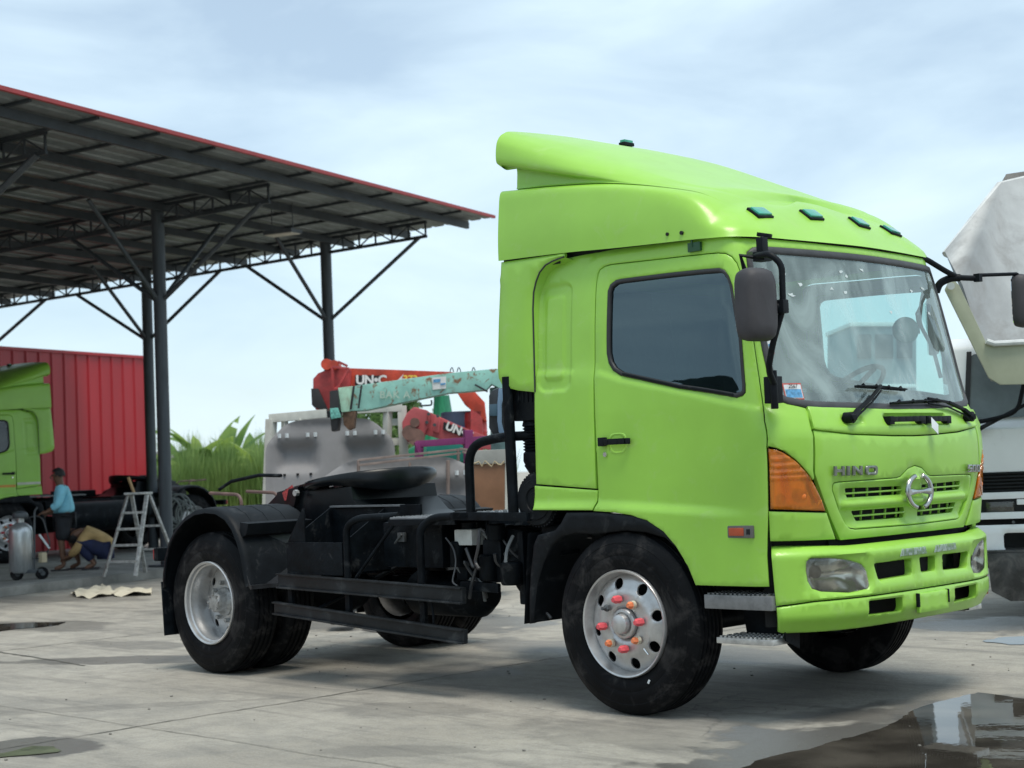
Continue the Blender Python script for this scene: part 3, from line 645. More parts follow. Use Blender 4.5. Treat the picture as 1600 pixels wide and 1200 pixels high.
lob=panel('lower_bumper',BL,SBm,GREEN,TR,holes=[l1,msl(l1)],step=.04,disp=low_disp,depth=.05,roll=.006,wd=.010,fine=[(1.0,3.3,.49,.60,.02)],sc_cols=[(1.0,1.3),(3.0,3.3)],bstep=.025)
panel('plate_mount',rect(2.0,2.31,.525,.632,.008),SBm,GREEN,lob,step=.05,wd=.004,d0=.014,depth=.02)
for s in (1.995,2.31): panel('plate_bracket',rect(s-.006,s+.006,.56,.635,.003),SBm,BLKP,lob,step=.05,wd=.002,d0=.020,depth=.02)
bb_=MB(); bb_.ab((1.0,-.95,.52),(1.03,.95,.90)); bb_.build('bumper_beam',DARK,TR)
for f in (0,1):
    HL=HLp if not f else msl(HLp)
    h=panel('headlight',HL,SBm,CLR,TR,step=.04,wd=.006,d0=-.016,depth=0,roll=.003,bstep=.02,sc_cols=[(1.0,1.4)])
    panel('headlight_bowl',HL,SBm,REFL,h,step=.03,wd=.004,d0=-.02,depth=0,roll=0,disp=lambda s,z:-.10*smst(.11-abs(z-.778),0,.10)*smst(.2-abs((s if s<SM else 2*SM-s)-1.4),0,.12))
    c=Vector(SBm(1.29 if not f else 2*SM-1.29,.80,-.085)); MB().lathe([(.0,0),(.03,.0),(.034,.035),(.022,.045),(.0,.05)],c,(.8,-.6 if not f else .6,0),20).build('headlight_bulb',mat('bulb_dark',(.05,.05,.045),.3),h)
# lamps behind the middle bumper slots, and pale film on the bumper face
for f in (-1,1):
    m2=MB(); m2.ab((1.07,f*.33,.73),(1.13,f*.50,.82)); m2.build('fog_lamp',BLKG,bum,bevel=.01)
FILM=glass('peeling_film',(.93,.97,.97),.3,.6,haze=((.62,.74,.74),26,.42,.60,.5))
for s0,s1 in ((1.86,2.12),(2.20,2.47)):
    panel('sticker',[(s0,.845),(s1,.845),(s1-.01,.885),(s0+.02,.885)],SBm,FILM,bum,step=.05,wd=.002,d0=.003,depth=0,disp=bump_disp)
# windscreen
WSO=WS+[(2*SM-s,z) for s,z in WS[::-1][1:]]+[(2*SM-1.40,1.660),(2*SM-1.96,1.646),(SM,1.645),(1.96,1.646),(1.40,1.660)]
WSO=[(s,z) for s,z in WSO]
if area(WSO)<0: WSO=WSO[::-1]
wsr=panel('windscreen_seal',WSO,S,RUBG,TR,holes=[inset(WSO,.040)],step=.05,wd=.008,d0=.008,depth=.03,roll=.007,bstep=.03)
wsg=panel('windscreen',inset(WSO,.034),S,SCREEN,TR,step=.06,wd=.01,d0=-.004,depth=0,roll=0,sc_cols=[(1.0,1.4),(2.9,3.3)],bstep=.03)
PAPER=mat('sticker_paper',(.62,.66,.68),.5,var=.1); BLU=mat('sticker_blue',(.10,.30,.52),.45,var=.35,vs=60); REDP=mat('sticker_red',(.5,.09,.07),.5)
for (s0,s1,z0,z1) in ((1.175,1.305,1.712,1.800),(1.125,1.165,1.96,2.045),(1.125,1.150,2.13,2.26)):
    st=panel('sticker',[(s0,z0),(s1,z0),(s1,z1),(s0,z1)],S,REDP if s1-s0>.035 else PAPER,wsg,step=.05,wd=.001,d0=-.001,depth=0,roll=0)
    panel('sticker_print',[(s0+.006,z0+.006),(s1-.006,z0+.006),(s1-.006,z1-.008),(s0+.006,z1-.008)],S,PAPER,st,step=.05,wd=.001,d0=.0005,depth=0,roll=0)
    panel('sticker_print',[(s0+.010,z0+.010),(s1-.012,z0+.010),(s1-.012,z0+(z1-z0)*.62),(s0+.010,z0+(z1-z0)*.62)],S,BLU,st,step=.05,wd=.001,d0=.002,depth=0,roll=0)
a_=Vector(S(1.205,1.772,.004)); b_=Vector(S(1.265,1.772,.004)); nn_=Vector(S(1.23,1.772,.0)) 
text_on('year_print','2567',.030,.0006,DARK,st,a_+(b_-a_).cross(Vector((0,0,1))).normalized()*.003,(b_-a_),(0,0,1),1.0,.0)
RESID=mat('glue_residue',(.55,.62,.62),.6,var=.1)
rn=random.Random(4)
for q in range(13):
    s=rn.choice([rn.uniform(1.25,1.6),rn.uniform(1.6,2.9)]); z=rn.uniform(2.22,2.46); p=[]
    for k in range(7): a=2*pi*k/7; rr=rn.uniform(.3,1); p.append((s+cos(a)*.028*rr,z+sin(a)*.016*rr))
    panel('glue_mark',p,S,RESID,wsg,step=.2,wd=.0006,d0=-.002,depth=0,roll=0)
# ---------------- wipers and handle bar
def wiper(name,s0,z0,pth,bl0,bl1):
    c=Vector(S(s0,z0,.02)); o=MB(); o.cyl(c-Vector((.03,0,0)),c+Vector((.035,0,0)),.030,14); o.ico(c+Vector((.03,0,0)),.028,1)
    ob=o.build(name,BLKP,TR)
    pts=[c+Vector((.03,0,0))]+[Vector(S(s,z,d)) for s,z,d in pth]
    a=MB(); 
    for i,(p,q) in enumerate(zip(pts,pts[1:])): a.bar(p,q,.030-.006*i,.020-.003*i)
    a.tube([p+Vector((0,0,-.028)) for p in pts],.006,6)
    a.build('wiper_arm',BLKP,ob,bevel=.003)
    m=[Vector(S(bl0[0]+(bl1[0]-bl0[0])*t,bl0[1]+(bl1[1]-bl0[1])*t,.022)) for t in np.linspace(0,1,9)]
    b=MB(); b.tube(m,.008,6); b.tube([p+Vector((.016,0,.004+.012*(.5-abs(i/8-.5)))) for i,p in enumerate(m)],.005,5)
    for i in (1,3,5,7): b.bar(m[i],m[i]+Vector((.018,0,.012)),.012,.02)
    b.build('wiper_blade',BLKP,ob)
wiper('wiper',1.555,1.600,[(1.64,1.63,.045),(1.80,1.70,.055),(1.93,1.775,.045)],(1.72,1.775),(2.20,1.757))
wiper('wiper',2.90,1.600,[(2.82,1.63,.045),(2.64,1.67,.05),(2.42,1.700,.04)],(2.0,1.675),(2.62,1.690))
hb_=MB()
for (a,b) in ((1.90,2.27),(2.30,2.60)):
    L_=[Vector(S(a+(b-a)*t,1.583+.002*t,.030)) for t in np.linspace(0,1,6)]
    for p,q in zip(L_,L_[1:]): hb_.bar(p,q,.022,.030)
    for e in (a+.02,b-.02): hb_.box(S(e,1.585,.012),(.05,.05,.045))
hb_.build('grab_handle',BLKP,TR,bevel=.004)
panel('paper_tag',[(2.285,1.53),(2.345,1.500),(2.375,1.545),(2.325,1.585)],S,PAPER,TR,step=.1,wd=.001,d0=.05,depth=.001)
# small green corner winglet on the far side
w_=MB(); q=[Vector(S(2*SM-1.14,z,.0)) for z in (1.66,1.53)]
w_.prism([q[0],q[0]+Vector((-.05,.13,0)),q[1]+Vector((-.05,.11,.03)),q[1]],(-.03,-.01,0)); w_.build('corner_fin',GREEN,TR,bevel=.006)
# A pillar trim pieces beside the screen (far side grille)
panel('pillar_vent',[(2*SM-1.02,1.75),(2*SM-1.075,1.75),(2*SM-1.075,2.45),(2*SM-1.04,2.45)],S,BLKP,TR,step=.05,wd=.003,d0=.004,depth=.01)
# ---------------- roof fairing
FROWS=[
(-.93,[(0,2.67),(0,2.85),(.005,3.0),(.012,3.07),(.03,3.10),(.07,3.108),(.10,3.112),(.107,3.15),(.105,3.245),(.035,3.262),(.012,3.285),(.014,3.36),(.032,3.42),(.08,3.465),(.18,3.49),(.6,3.515),(1,3.52)]),
(-.4,[(0,2.655),(0,2.83),(.005,2.96),(.012,3.03),(.03,3.055),(.065,3.062),(.085,3.068),(.092,3.082),(.088,3.112),(.05,3.12),(.036,3.14),(.045,3.178),(.085,3.225),(.17,3.27),(.32,3.31),(.62,3.345),(1,3.355)]),
(0,[(0,2.635),(0,2.8),(.006,2.91),(.015,2.975),(.035,3.0),(.05,3.008),(.06,3.013),(.065,3.018),(.065,3.022),(.07,3.03),(.082,3.045),(.105,3.068),(.15,3.095),(.22,3.12),(.36,3.145),(.62,3.165),(1,3.17)]),
(.4,[(0,2.62),(.006,2.75),(.013,2.83),(.03,2.885),(.06,2.910),(.08,2.918),(.10,2.923),(.11,2.926),(.12,2.93),(.13,2.933),(.145,2.938),(.17,2.943),(.2,2.95),(.25,2.962),(.4,2.978),(.6,2.988),(1,2.993)]),
(.75,[(0,2.61),(.01,2.67),(.03,2.71),(.06,2.752),(.1,2.785),(.15,2.808),(.2,2.824),(.25,2.837),(.3,2.848),(.35,2.858),(.4,2.867),(.45,2.874),(.5,2.88),(.55,2.885),(.65,2.898),(.8,2.912),(1,2.925)]),
(1.1,[(0,2.605),(.035,2.65),(.08,2.68),(.14,2.71),(.20,2.737),(.26,2.76),(.32,2.78),(.38,2.798),(.44,2.815),(.50,2.83),(.56,2.843),(.62,2.855),(.68,2.866),(.74,2.877),(.82,2.895),(.92,2.912),(1,2.925)]),
(1.45,[(t,2.600+.325*(1-(1-t)**1.6)) for t in [i/16 for i in range(17)]]),
(2.15,[(t,2.600+.325*(1-(1-t)**1.6)) for t in [i/16 for i in range(17)]])]
FS=[r[0] for r in FROWS]
def FB(s):
    zb=FROWS[0][1][0][1]
    b=Vector(S(s,2.62,lerp_t(s,[-.9,.3,1.0,1.3],[.075,.055,.028,.022])))
    return b
def Fs(s,v,mirr=False):
    b=FB(s); T=Vector((min(s,.5),0,0)); i=v*16
    f=cat_t(s,FS,[cat_t(i,list(range(17)),[c[0] for c in r[1]]) for r in FROWS]); z=cat_t(s,FS,[cat_t(i,list(range(17)),[c[1] for c in r[1]]) for r in FROWS])
    x=b.x+(T.x-b.x)*f; y=b.y*(1-f)
    if s<-.3 and 5.5<i<8.6: x+=.07*smst(-s,.3,.93)
    if i<6: y*=1-.018*smst(z,2.7,3.12)
    return (x,-y if mirr else y,z)
ss=list(np.linspace(-.93,.7,40))+list(np.linspace(.73,1.5,34))+list(np.linspace(1.54,SM,16)); vv=list(np.linspace(0,1,97))
fv=[];ff=[]
allS=[(s,False) for s in ss]+[(s,True) for s in ss[::-1][1:]]
for s,mm in allS: fv+=[Fs(s,v,mm) for v in vv]
nv_=len(vv)
for i in range(len(allS)-1):
    for j in range(nv_-1): ff.append((i*nv_+j,(i+1)*nv_+j,(i+1)*nv_+j+1,i*nv_+j+1))
# turned-in lower lip and rear edge
bi=len(fv)
for s,mm in allS:
    p=Vector(Fs(s,0,mm)); c=Vector((min(s,.5),0,p.z)); q=p+(c-p).normalized()*.03; fv.append((q.x,q.y,q.z+.004))
for i in range(len(allS)-1): ff.append((i*nv_,bi+i,bi+i+1,(i+1)*nv_))
bj=len(fv)
for side in (0,1):
    base=0 if not side else (len(allS)-1)*nv_
    for j in range(nv_): p=fv[base+j]; fv.append((p[0]+.03,p[1]*.985,p[2]-.03*smst(p[2],3.05,3.3)))
    for j in range(nv_-1): ff.append((base+j,base+j+1,bj+side*nv_+j+1,bj+side*nv_+j))
me=bpy.data.meshes.new('roof_fairing'); me.from_pydata(fv,[],ff); me.validate()
bm=bmesh.new(); bm.from_mesh(me); bmesh.ops.remove_doubles(bm,verts=bm.verts,dist=1e-4); bmesh.ops.recalc_face_normals(bm,faces=bm.faces); bm.to_mesh(me); bm.free()
fair=finish('roof_fairing',me,GREEN,TR,60)
# bolt holes in the fairing side
for px in ((902,386,.008),(1044,366,.009),(1066,364,.010)):
    p=onY(px[0],px[1],-1.072); bh=MB(); bh.cyl(p+Vector((0,.03,0)),p+Vector((0,-.012,0)),px[2]*1.1,12); bh.build('bolt_hole',DARK,fair)
def fpoint(t):
    t=Vector(t); best=None
    for s in np.linspace(.6,SM,60):
        for v in np.linspace(0,1,60):
            p=Vector(Fs(s,v)); 
            if t.y>0: p.y=-p.y
            d=(p-t).length
            if best is None or d<best[0]: best=(d,s,v)
    d,s,v=best; a=Vector(Fs(s+.01,v)); b=Vector(Fs(s,min(1,v+.02))); o=Vector(Fs(s,v)); n=(a-o).cross(b-o).normalized(); 
    if n.z<0: n=-n
    if t.y>0: o.y=-o.y; n.y=-n.y
    return o,n
LG=mat('green_lamp_lens',(.01,.30,.20),.18,var=.15,vs=30,coat=.6)
for y in (-.697,-.217,.281,.665):
    o,n=fpoint((.73,y,2.768)); z=n; x=Vector((0,1,0)); x=(x-z*x.dot(z)).normalized(); yv=z.cross(x); M=Matrix((x,yv,z)).transposed()
    k=MB().box(o+z*.002,(.135,.10,.02),M).build('roof_lamp',BLKP,TR,bevel=.006)
    MB().box(o+z*.012,(.115,.075,.022),M).build('lamp_lens',LG,k,bevel=.008)
for y in (0.0,):
    k=MB().box((-.80,y,3.492),(.05,.10,.022)).build('roof_lamp',BLKP,TR,bevel=.004); MB().box((-.80,y,3.51),(.04,.085,.02)).build('lamp_lens',LG,k,bevel=.004)
# side extender behind the cab
EX=[(-.925,2.662),(-.95,2.3),(-.968,2.02),(-.962,1.955),(-.935,1.915),(-.89,1.893),(-.80,1.872),(-.655,1.852),(-.655,2.35),(-.648,2.45),(-.628,2.51),(-.598,2.562),(-.55,2.600),(-.49,2.618),(-.40,2.632),(-.40,2.655)]
def EXm(s,z,d): w=lerp_t(z,[1.8,2.3,2.7],[1.118,1.108,1.090]); return (s,-w-d,z)
ex=panel('side_deflector',EX,EXm,GREEN,TR,step=.08,depth=.03,roll=.010,wd=.016); pair(ex)
pair(MB().tube([EXm(s,z,-.004) for s,z in EX[7:15]],.005,6).build('edge_seal',RUB,ex))
fs2=[]
for s,z in EX[7:15]: fs2+=[EXm(s,z,-.004),S(s+.02,z-.02,-.02)]
pair(MB().add(fs2,[(2*i,2*i+1,2*i+3,2*i+2) for i in range(7)]).build('gap_filler',GREEN,TR))
pair(panel('gap_filler',[(-.92,2.60),(-.45,2.60),(-.45,2.72),(-.92,2.72)],lambda s,z,d:(s,-1.065-d,z),DARK,TR,step=.1,depth=0,roll=0))
fs_=[(-.6,2.58),(-.3,2.60),(1.0,2.585),(1.215,2.572),(SM,2.565)]
panel('fairing_seal',fs_+[(2*SM-s,z) for s,z in fs_[::-1][1:]]+[(2*SM-s,z+(.10 if s<1.05 else .055)) for s,z in fs_]+[(s,z+(.10 if s<1.05 else .055)) for s,z in fs_[::-1][1:]],S,DARK,TR,step=.06,wd=.002,d0=-.012,depth=0,roll=0)
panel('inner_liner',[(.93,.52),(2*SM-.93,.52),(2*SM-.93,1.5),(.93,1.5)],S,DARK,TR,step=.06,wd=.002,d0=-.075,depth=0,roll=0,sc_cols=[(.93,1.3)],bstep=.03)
for f_ in (0,1): panel('door_sill_liner',[(.50,.74),(1.02,.74),(1.02,1.4),(-.6,1.4),(-.6,1.17),(.1,1.14),(.4,.98)],(lambda s,z,d:(S(s,z,d)[0],-S(s,z,d)[1],z)) if f_ else S,DARK,TR,step=.06,wd=.002,d0=-.045,depth=0,roll=0,bstep=.04)
# latch on the roof edge over the door
k=MB(); c=Vector(S(.545,2.575,.012)); k.box(c,(.085,.02,.05)); k.cyl(c+Vector((-.01,-.01,.0)),c+Vector((-.01,-.012,.04)),.006,8); pair(k.build('gutter_clip',mat('clip_green',(.02,.08,.035),.5),TR,bevel=.005))
# cab rear wall, roof skin, floor
rw=MB(); rw.ab((-.660,-1.05,1.16),(-.640,1.05,2.40)); rw.ab((-.645,-.97,2.39),(-.625,.97,2.6)); rw.build('cab_rear_wall',GREEN,TR,bevel=.01)
for z in (1.5,1.75,2.0,2.25): MB().ab((-.672,-.9,z),(-.658,.9,z+.05)).build('wall_rib',GREEN,TR,bevel=.006)
rf=MB(); rf.add([(-.62,-.98,2.585),(.75,-.95,2.575),(.75,.95,2.575),(-.62,.98,2.585)],[(0,1,2,3)]); rf.build('headlining',INT,TR)
fl=MB(); fl.ab((-.64,-1.04,1.16),(.9,1.04,1.20)); fl.build('cab_floor',INTD,TR)
# ---------------- interior
dsh=MB(); 
dsh.xz([(.55,1.25),(.55,1.60),(.62,1.69),(.75,1.70),(1.02,1.66),(1.02,1.25)],-.98,.98); dsh.build('dashboard',mat('dashboard_grey',(.12,.125,.12),.6,var=.15),TR,bevel=.015)
db=MB(); db.box((.84,-.75,1.745),(.16,.28,.07)); db.build('dash_box',PAPER,TR,bevel=.006)
db=MB(); db.box((.9,-.60,1.735),(.10,.14,.045)); db.build('dash_box',BLKP,TR,bevel=.006)
MB().box((.92,-.1,1.725),(.12,.22,.03)).build('dash_tray',BLKP,TR,bevel=.006)
sw=MB(); c=Vector((.52,.48,1.80)); ax=Vector((-.62,0,.78)).normalized(); e1=Vector((0,1,0)); e2=ax.cross(e1)
sw.tube([c+(e1*cos(2*pi*k/32)+e2*sin(2*pi*k/32))*.22 for k in range(32)],.016,8,True); swo=sw.build('steering_wheel',INTD,TR)
sp=MB(); sp.bar(c-e1*.2,c+e1*.2,.03,.02,ax); sp.bar(c,c-e2*.2,.03,.02,ax); sp.lathe([(0,-.02),(.06,-.015),(.06,.01),(0,.02)],c,ax,16); sp.cyl(c,c-ax*.35,.035,10); sp.build('steering_hub',INTD,swo)
for y in (-.55,.52):
    s_=MB(); s_.box((.0,y,1.62),(.5,.5,.14)); so_=s_.build('seat',INTD,TR,bevel=.04); b_=MB(); b_.box((-.28,y,2.0),(.14,.48,.66),Matrix.Rotation(R(-8),3,'Y')); b_.build('seat_back',mat('seat_fabric',(.13,.14,.14),.8,var=.3),so_,bevel=.04); h_=MB(); h_.box((-.34,y,2.36),(.10,.26,.16)); h_.build('headrest',INTD,so_,bevel=.03)
cu=MB(); pts=[]
for i in range(26): pts.append((-.52+.02*sin(i*1.9),-.98+i*.018,0))
cu.add([(p[0],p[1],2.5) for p in pts]+[(p[0]+.03,p[1]*1.0,1.65) for p in pts],[(i,i+1,i+27,i+26) for i in range(25)]); cu.build('curtain',mat('curtain_cloth',(.30,.32,.32),.9,var=.2,stretch=(8,8,.5)),TR)
rb=MB(); rb.ab((-.63,-.98,1.9),(-.615,.98,2.5)); rb.build('cab_lining',INT,TR)
# ---------------- mirrors
mr_=MB(); tp=[(.86,-.985,2.50),(1.03,-1.19,2.455),(1.155,-1.235,2.452),(1.205,-1.20,2.395),(1.20,-1.20,2.17),(1.15,-1.23,2.0),(1.10,-1.215,1.86),(1.07,-1.12,1.78)]
mr_.tube(bend(tp,.05,5),.017,10); mo=mr_.build('mirror_arm',BLKP,TR)
b2=MB(); b2.tube([onX(1191,372,1.03),onX(1191,398,1.06)],.016,8); b2.box(onX(1191,388,1.05),(.04,.05,.11)); b2.box(onX(1191,401,1.06),(.07,.07,.05)); b2.tube([onX(1191,404,1.06),onX(1157,399,.97),onX(1163,420,.97)],.013,8); b2.bar(onX(1183,366,.95),onX(1206,369,1.02),.03,.02); b2.build('mirror_bracket',BLKP,mo,bevel=.003)
b2=MB(); b2.box((1.045,-1.10,1.76),(.07,.07,.14)); b2.cyl((1.07,-1.13,1.66),(1.07,-1.13,1.86),.02,10); b2.build('mirror_hinge',BLKP,mo,bevel=.005)
b2=MB(); b2.box((1.2,-1.215,2.175),(.06,.05,.07)); b2.cyl((1.2,-1.215,2.175),(1.15,-1.29,2.175),.02,10); b2.build('mirror_clamp',BLKP,mo,bevel=.008)
def mirror_head(c,wd,ht,th,yaw,par,shape=.3):
    c=Vector(c); M=Matrix.Rotation(yaw,3,'Z'); mb=MB(); lay=[]
    prof=[(.0,.80),(.15,.93),(.45,1.0),(.8,.985),(1.0,.95)]
    n=40; rings=[]
    for t,k in [(0,.0),(0,.55)]+prof:
        ring=[]
        for i in range(n):
            a=2*pi*i/n; ca,sa=cos(a),sin(a); ex_=.32
            x=abs(ca)**(ex_*1.3)*(1 if ca>0 else -1)*wd/2*k; z=abs(sa)**(ex_*1.3)*(1 if sa>0 else -1)*ht/2*k
            ring.append(c+M@Vector((th*(.5-t) - (.02*(x/(wd/2))**2 if t<.5 else 0),x,z)))
        rings.append(ring)
    vs=[p for r in rings for p in r]; fs=[]
    for i in range(len(rings)-1):
        for j in range(n): l=(j+1)%n; fs.append((i*n+j,i*n+l,(i+1)*n+l,(i+1)*n+j))
    fs.append(tuple(range((len(rings)-1)*n,len(rings)*n))); mb.add(vs,fs); h=mb.build('mirror_housing',mat('mirror_black',(.040,.038,.043),.62,var=.15,vs=8,bump=.15,bs=200),par,sharp=70)
    gl=MB(); ring=[c+M@Vector((-th*.5-.003,(p[0])*wd*.45,p[1]*ht*.46)) for p in rp([(-1,-1),(1,-1),(1,1),(-1,1)],.5)]
    gl.prism(ring,M@Vector((-.003,0,0))); gl.build('mirror_glass',mat('mirror_glass',(.7,.72,.74),.03,metal=1,var=.02),h)
    return h
mirror_head((1.15,-1.345,2.185),.215,.375,.12,R(-12),mo)
ma=MB(); 
ma.tube(bend([onY(1437,404,.80),onY(1447,405,.86),onY(1478,424,1.0),onY(1497,434,1.10),onY(1531,435,1.22)],.04,4),[.018]*len(bend([(0,0,0),(1,0,0),(2,1,0),(3,1,1),(4,1,1)],.04,4)),10)
ma.tube(bend([onY(1463,456,1.0),onY(1468,442,1.02),onY(1486,434,1.06),onY(1500,434,1.10)],.04,4),.024,10)
ma.tube([onY(1527,434,1.2),onY(1530,430,1.23),onY(1588,428,1.45),onY(1600,436,1.50)],.012,8); ma.box(onY(1528,434,1.2),(.04,.04,.05))
mo2=ma.build('mirror_arm',BLKP,TR)
mirror_head(onY(1600,470,1.52),.20,.34,.10,R(14),mo2)
mirror_head(onY(1458,512,1.22),.17,.36,.07,R(30),mo2); mirror_head(onY(1481,574,1.22),.12,.22,.06,R(30),mo2)
MB().tube(bend([onY(1446,440,1.1),onY(1440,470,1.2),onY(1436,505,1.22),onY(1458,545,1.22),onY(1470,590,1.2)],.05,4),.013,8).build('mirror_stay',BLKP,mo2)
# mirror arm seen through the screen on the far side and its foot
ft=MB(); 0 and ft.tube(bend([(1.0,1.16,1.80),(1.08,1.22,1.9),(1.12,1.26,2.15),(1.08,1.16,2.40)],.05,4),.014,8)
# round under-mirror on its stalk
c=onY(1415,516,.72); um=MB(); um.tube([c,onY(1436,520,.86),onY(1432,490,.86),onY(1452,452,.92)],.008,8); uo=um.build('look_down_mirror',BLKP,TR)
um=MB(); um.lathe([(0,-.012),(.075,-.008),(.083,0),(.075,.008),(0,.012)],c,(.72,-.69,0),28); um.build('mirror_disc',mat('mirror_teal',(.01,.33,.28),.15,var=.1),uo)
# ================================================================== wheels
def tyre_mb(face_y,inw=1,w=.285,Ro=.515,grooves=4,n=72,c=(0,0,0)):
    hw=w; pr=[(.292,.050),(.296,.022),(.312,.012),(.345,.004),(.375,.000),(.380,.002),(.385,.000),(.42,.002),(.448,.010),(.452,.009),(.472,.018),(.490,.027),(.500,.036)]
    half_=[(r,a) for r,a in pr]; tr=[(.508,.042),(.511,.050)]
    a0,a1=.050,hw-.050; L_=a1-a0; gw=.010
    t=[]; 
    for g in range(grooves):
        gc=a0+L_*(g+.75)/(grooves+.5); t+=[(.5145,gc-gw),(.503,gc-gw*.6),(.503,gc+gw*.6),(.5145,gc+gw)]
    prof=half_+tr+t+[(r,hw-a) for r,a in (half_+tr)[::-1]]
    prof=[(r*Ro/.515,-a) for r,a in prof]
    return MB().lathe(prof,c,(0,-1,0),n)
def ring_holes(n,r,hr,k=12,off=0): return [[(r*cos(2*pi*(i+off)/n)+hr*cos(2*pi*j/k),r*sin(2*pi*(i+off)/n)+hr*sin(2*pi*j/k)) for j in range(k)] for i in range(n)]
def circ(r,k=64): return [(r*cos(2*pi*j/k),r*sin(2*pi*j/k)) for j in range(k)]
PINK=mat('pink_cap',(.72,.10,.12),.45,var=.15,vs=40); ORG=mat('orange_cap',(.78,.22,.09),.45,var=.15,vs=40); CRM=mat('cream_collar',(.62,.56,.42),.5,var=.2,vs=60)
def nut(c,ax,r,h,m,par,name='wheel_nut',collar=None):
    c=Vector(c); ax=Vector(ax)
    if collar: MB().cyl(c,c+ax*.022,r*1.12,12).build('nut_collar',collar,par); 
    return MB().tube([c,c+ax*h*.75,c+ax*h],[r,r*.95,r*.6],6).build(name,m,par)
def front_wheel(side):
    """centre of outer face plane at origin of wheel; outward is -Y"""
    f=lambda r:lerp_t(r,[0,.075,.082,.095,.105,.180,.192,.200,.245,.262,.275],[.03,.03,.03,.012,.006,.006,.010,.022,.036,.048,.062])
    rim=panel('front_wheel',circ(.275,72),lambda a,b,d:(a,f(math.hypot(a,b))-d,b),SILV,None,holes=ring_holes(8,.226,.032,14,.28)+[circ(.083,28)[::-1]],step=.022,depth=.012,wd=.004,roll=.002,bstep=.02,sharp=35)
    MB().lathe([(.262,-.10),(.268,-.06),(.274,-.045),(.283,-.012),(.288,.004),(.297,.008),(.302,.0),(.300,-.02),(.292,-.045)],(0,0,0),(0,-1,0),72).build('rim_flange',SILV,rim)
    MB().lathe([(.25,-.05),(.262,-.12),(.262,-.25)],(0,0,0),(0,-1,0),48).build('rim_barrel',DARK,rim)
    MB().lathe([(.25,-.13),(0.0,-.13)],(0,0,0),(0,-1,0),24).build('brake_drum',DARK,rim)
    tyre_mb(0,grooves=5).build('tyre',TYRE,rim,sharp=30)
    h=MB().lathe([(.083,-.03),(.083,.0),(.078,.006),(.066,.008),(.064,-.004),(.056,-.004),(.056,.030),(.052,.040),(.045,.044),(0,.046)],(0,0,0),(0,-1,0),32).build('hub_cap',SILV,rim)
    for i in range(8):
        a=R(97-45*i); q=(.138*cos(a),-.006-0.0,.138*sin(a)); kind=['p','o','p','o','p','o','p','b'][i]
        if kind=='p': nut((q[0],-.004,q[2]),(0,-1,0),.023,.058,PINK,rim)
        elif kind=='o': nut((q[0],-.004,q[2]),(0,-1,0),.021,.052,ORG,rim,collar=CRM)
        else: nut((q[0],-.004,q[2]),(0,-1,0),.021,.022,STEEL,rim); MB().cyl((q[0],-.02,q[2]),(q[0],-.05,q[2]),.010,10).build('wheel_stud',STEEL,rim)
    va=MB(); va.tube([(.15,-.01,-.13),(.19,-.02,-.16)],.005,6); va.build('valve_stem',CHR,rim)
    dot=MB(); dot.box((.17,-.004,-.31),(.012,.004,.022),Matrix.Rotation(.5,3,'Y')); dot.build('tyre_mark',PAPER,rim)
    return rim
def rear_wheel():
    f=lambda r:lerp_t(r,[0,.10,.108,.19,.205,.245,.258,.272],[.150,.150,.158,.158,.163,.175,.178,.16])
    rim=panel('rear_wheel',circ(.258,64),lambda a,b,d:(a,f(math.hypot(a,b))-d,b),SILV,None,holes=ring_holes(8,.214,.030,14,.1),step=.024,depth=.012,wd=.004,roll=.002,bstep=.022,sharp=35)
    MB().lathe([(.256,-.178),(.258,-.13),(.262,-.075),(.270,-.062),(.271,-.035),(.281,-.028),(.284,-.004),(.296,.004),(.302,-.002),(.302,-.02),(.292,-.04)],(0,0,0),(0,-1,0),72).build('rim_flange',SILV,rim)
    tyre_mb(0,grooves=4).build('tyre',TYRE,rim,sharp=30)
    HUB=mat('hub_cast',(.40,.40,.39),.45,metal=.5,var=.3,vs=20,dirt=((.09,.085,.08),14,.45,.7,.6))
    h=MB().lathe([(.104,-.16),(.104,-.135),(.090,-.120),(.075,-.10),(.072,-.06),(.060,-.045),(0,-.042)],(0,0,0),(0,-1,0),32).build('hub_cap',HUB,rim)
    for i in range(8): a=2*pi*i/8+.2; MB().cyl((.139*cos(a),.158,.139*sin(a)),(.139*cos(a),.122,.139*sin(a)),.016,6).build('wheel_nut',HUB,rim)
    for i in range(8): a=2*pi*i/8; MB().cyl((.058*cos(a),.055,.058*sin(a)),(.058*cos(a),.036,.058*sin(a)),.009,6).build('hub_bolt',HUB,rim)
    MB().lathe([(.24,-.24),(0.0,-.24)],(0,0,0),(0,-1,0),24).build('brake_drum',DARK,rim)
    return rim
fwh=front_wheel(1); fwh.parent=TR; fwh.location=(0,-1.16,.515)
fw2=copy_tree(fwh,TR); fw2.scale.y=-1; fw2.location=(0,1.16,.515)
rwh=rear_wheel(); rwh.parent=TR; rwh.location=(-3.932,-1.21,.515)
def inner_tyre(y,sc_):
    r=MB().lathe([(.262,-.02),(.258,-.14),(.262,-.27)],(0,0,0),(0,-1,0),48).build('inner_rear_wheel',SILV,TR)
    tyre_mb(0).build('tyre',TYRE,r,sharp=30); r.location=(-3.932,y,.515); r.scale.y=sc_; return r
inner_tyre(-.885,1)
r2=copy_tree(rwh,TR); r2.scale.y=-1; r2.location=(-3.932,1.21,.515); inner_tyre(.885,-1)
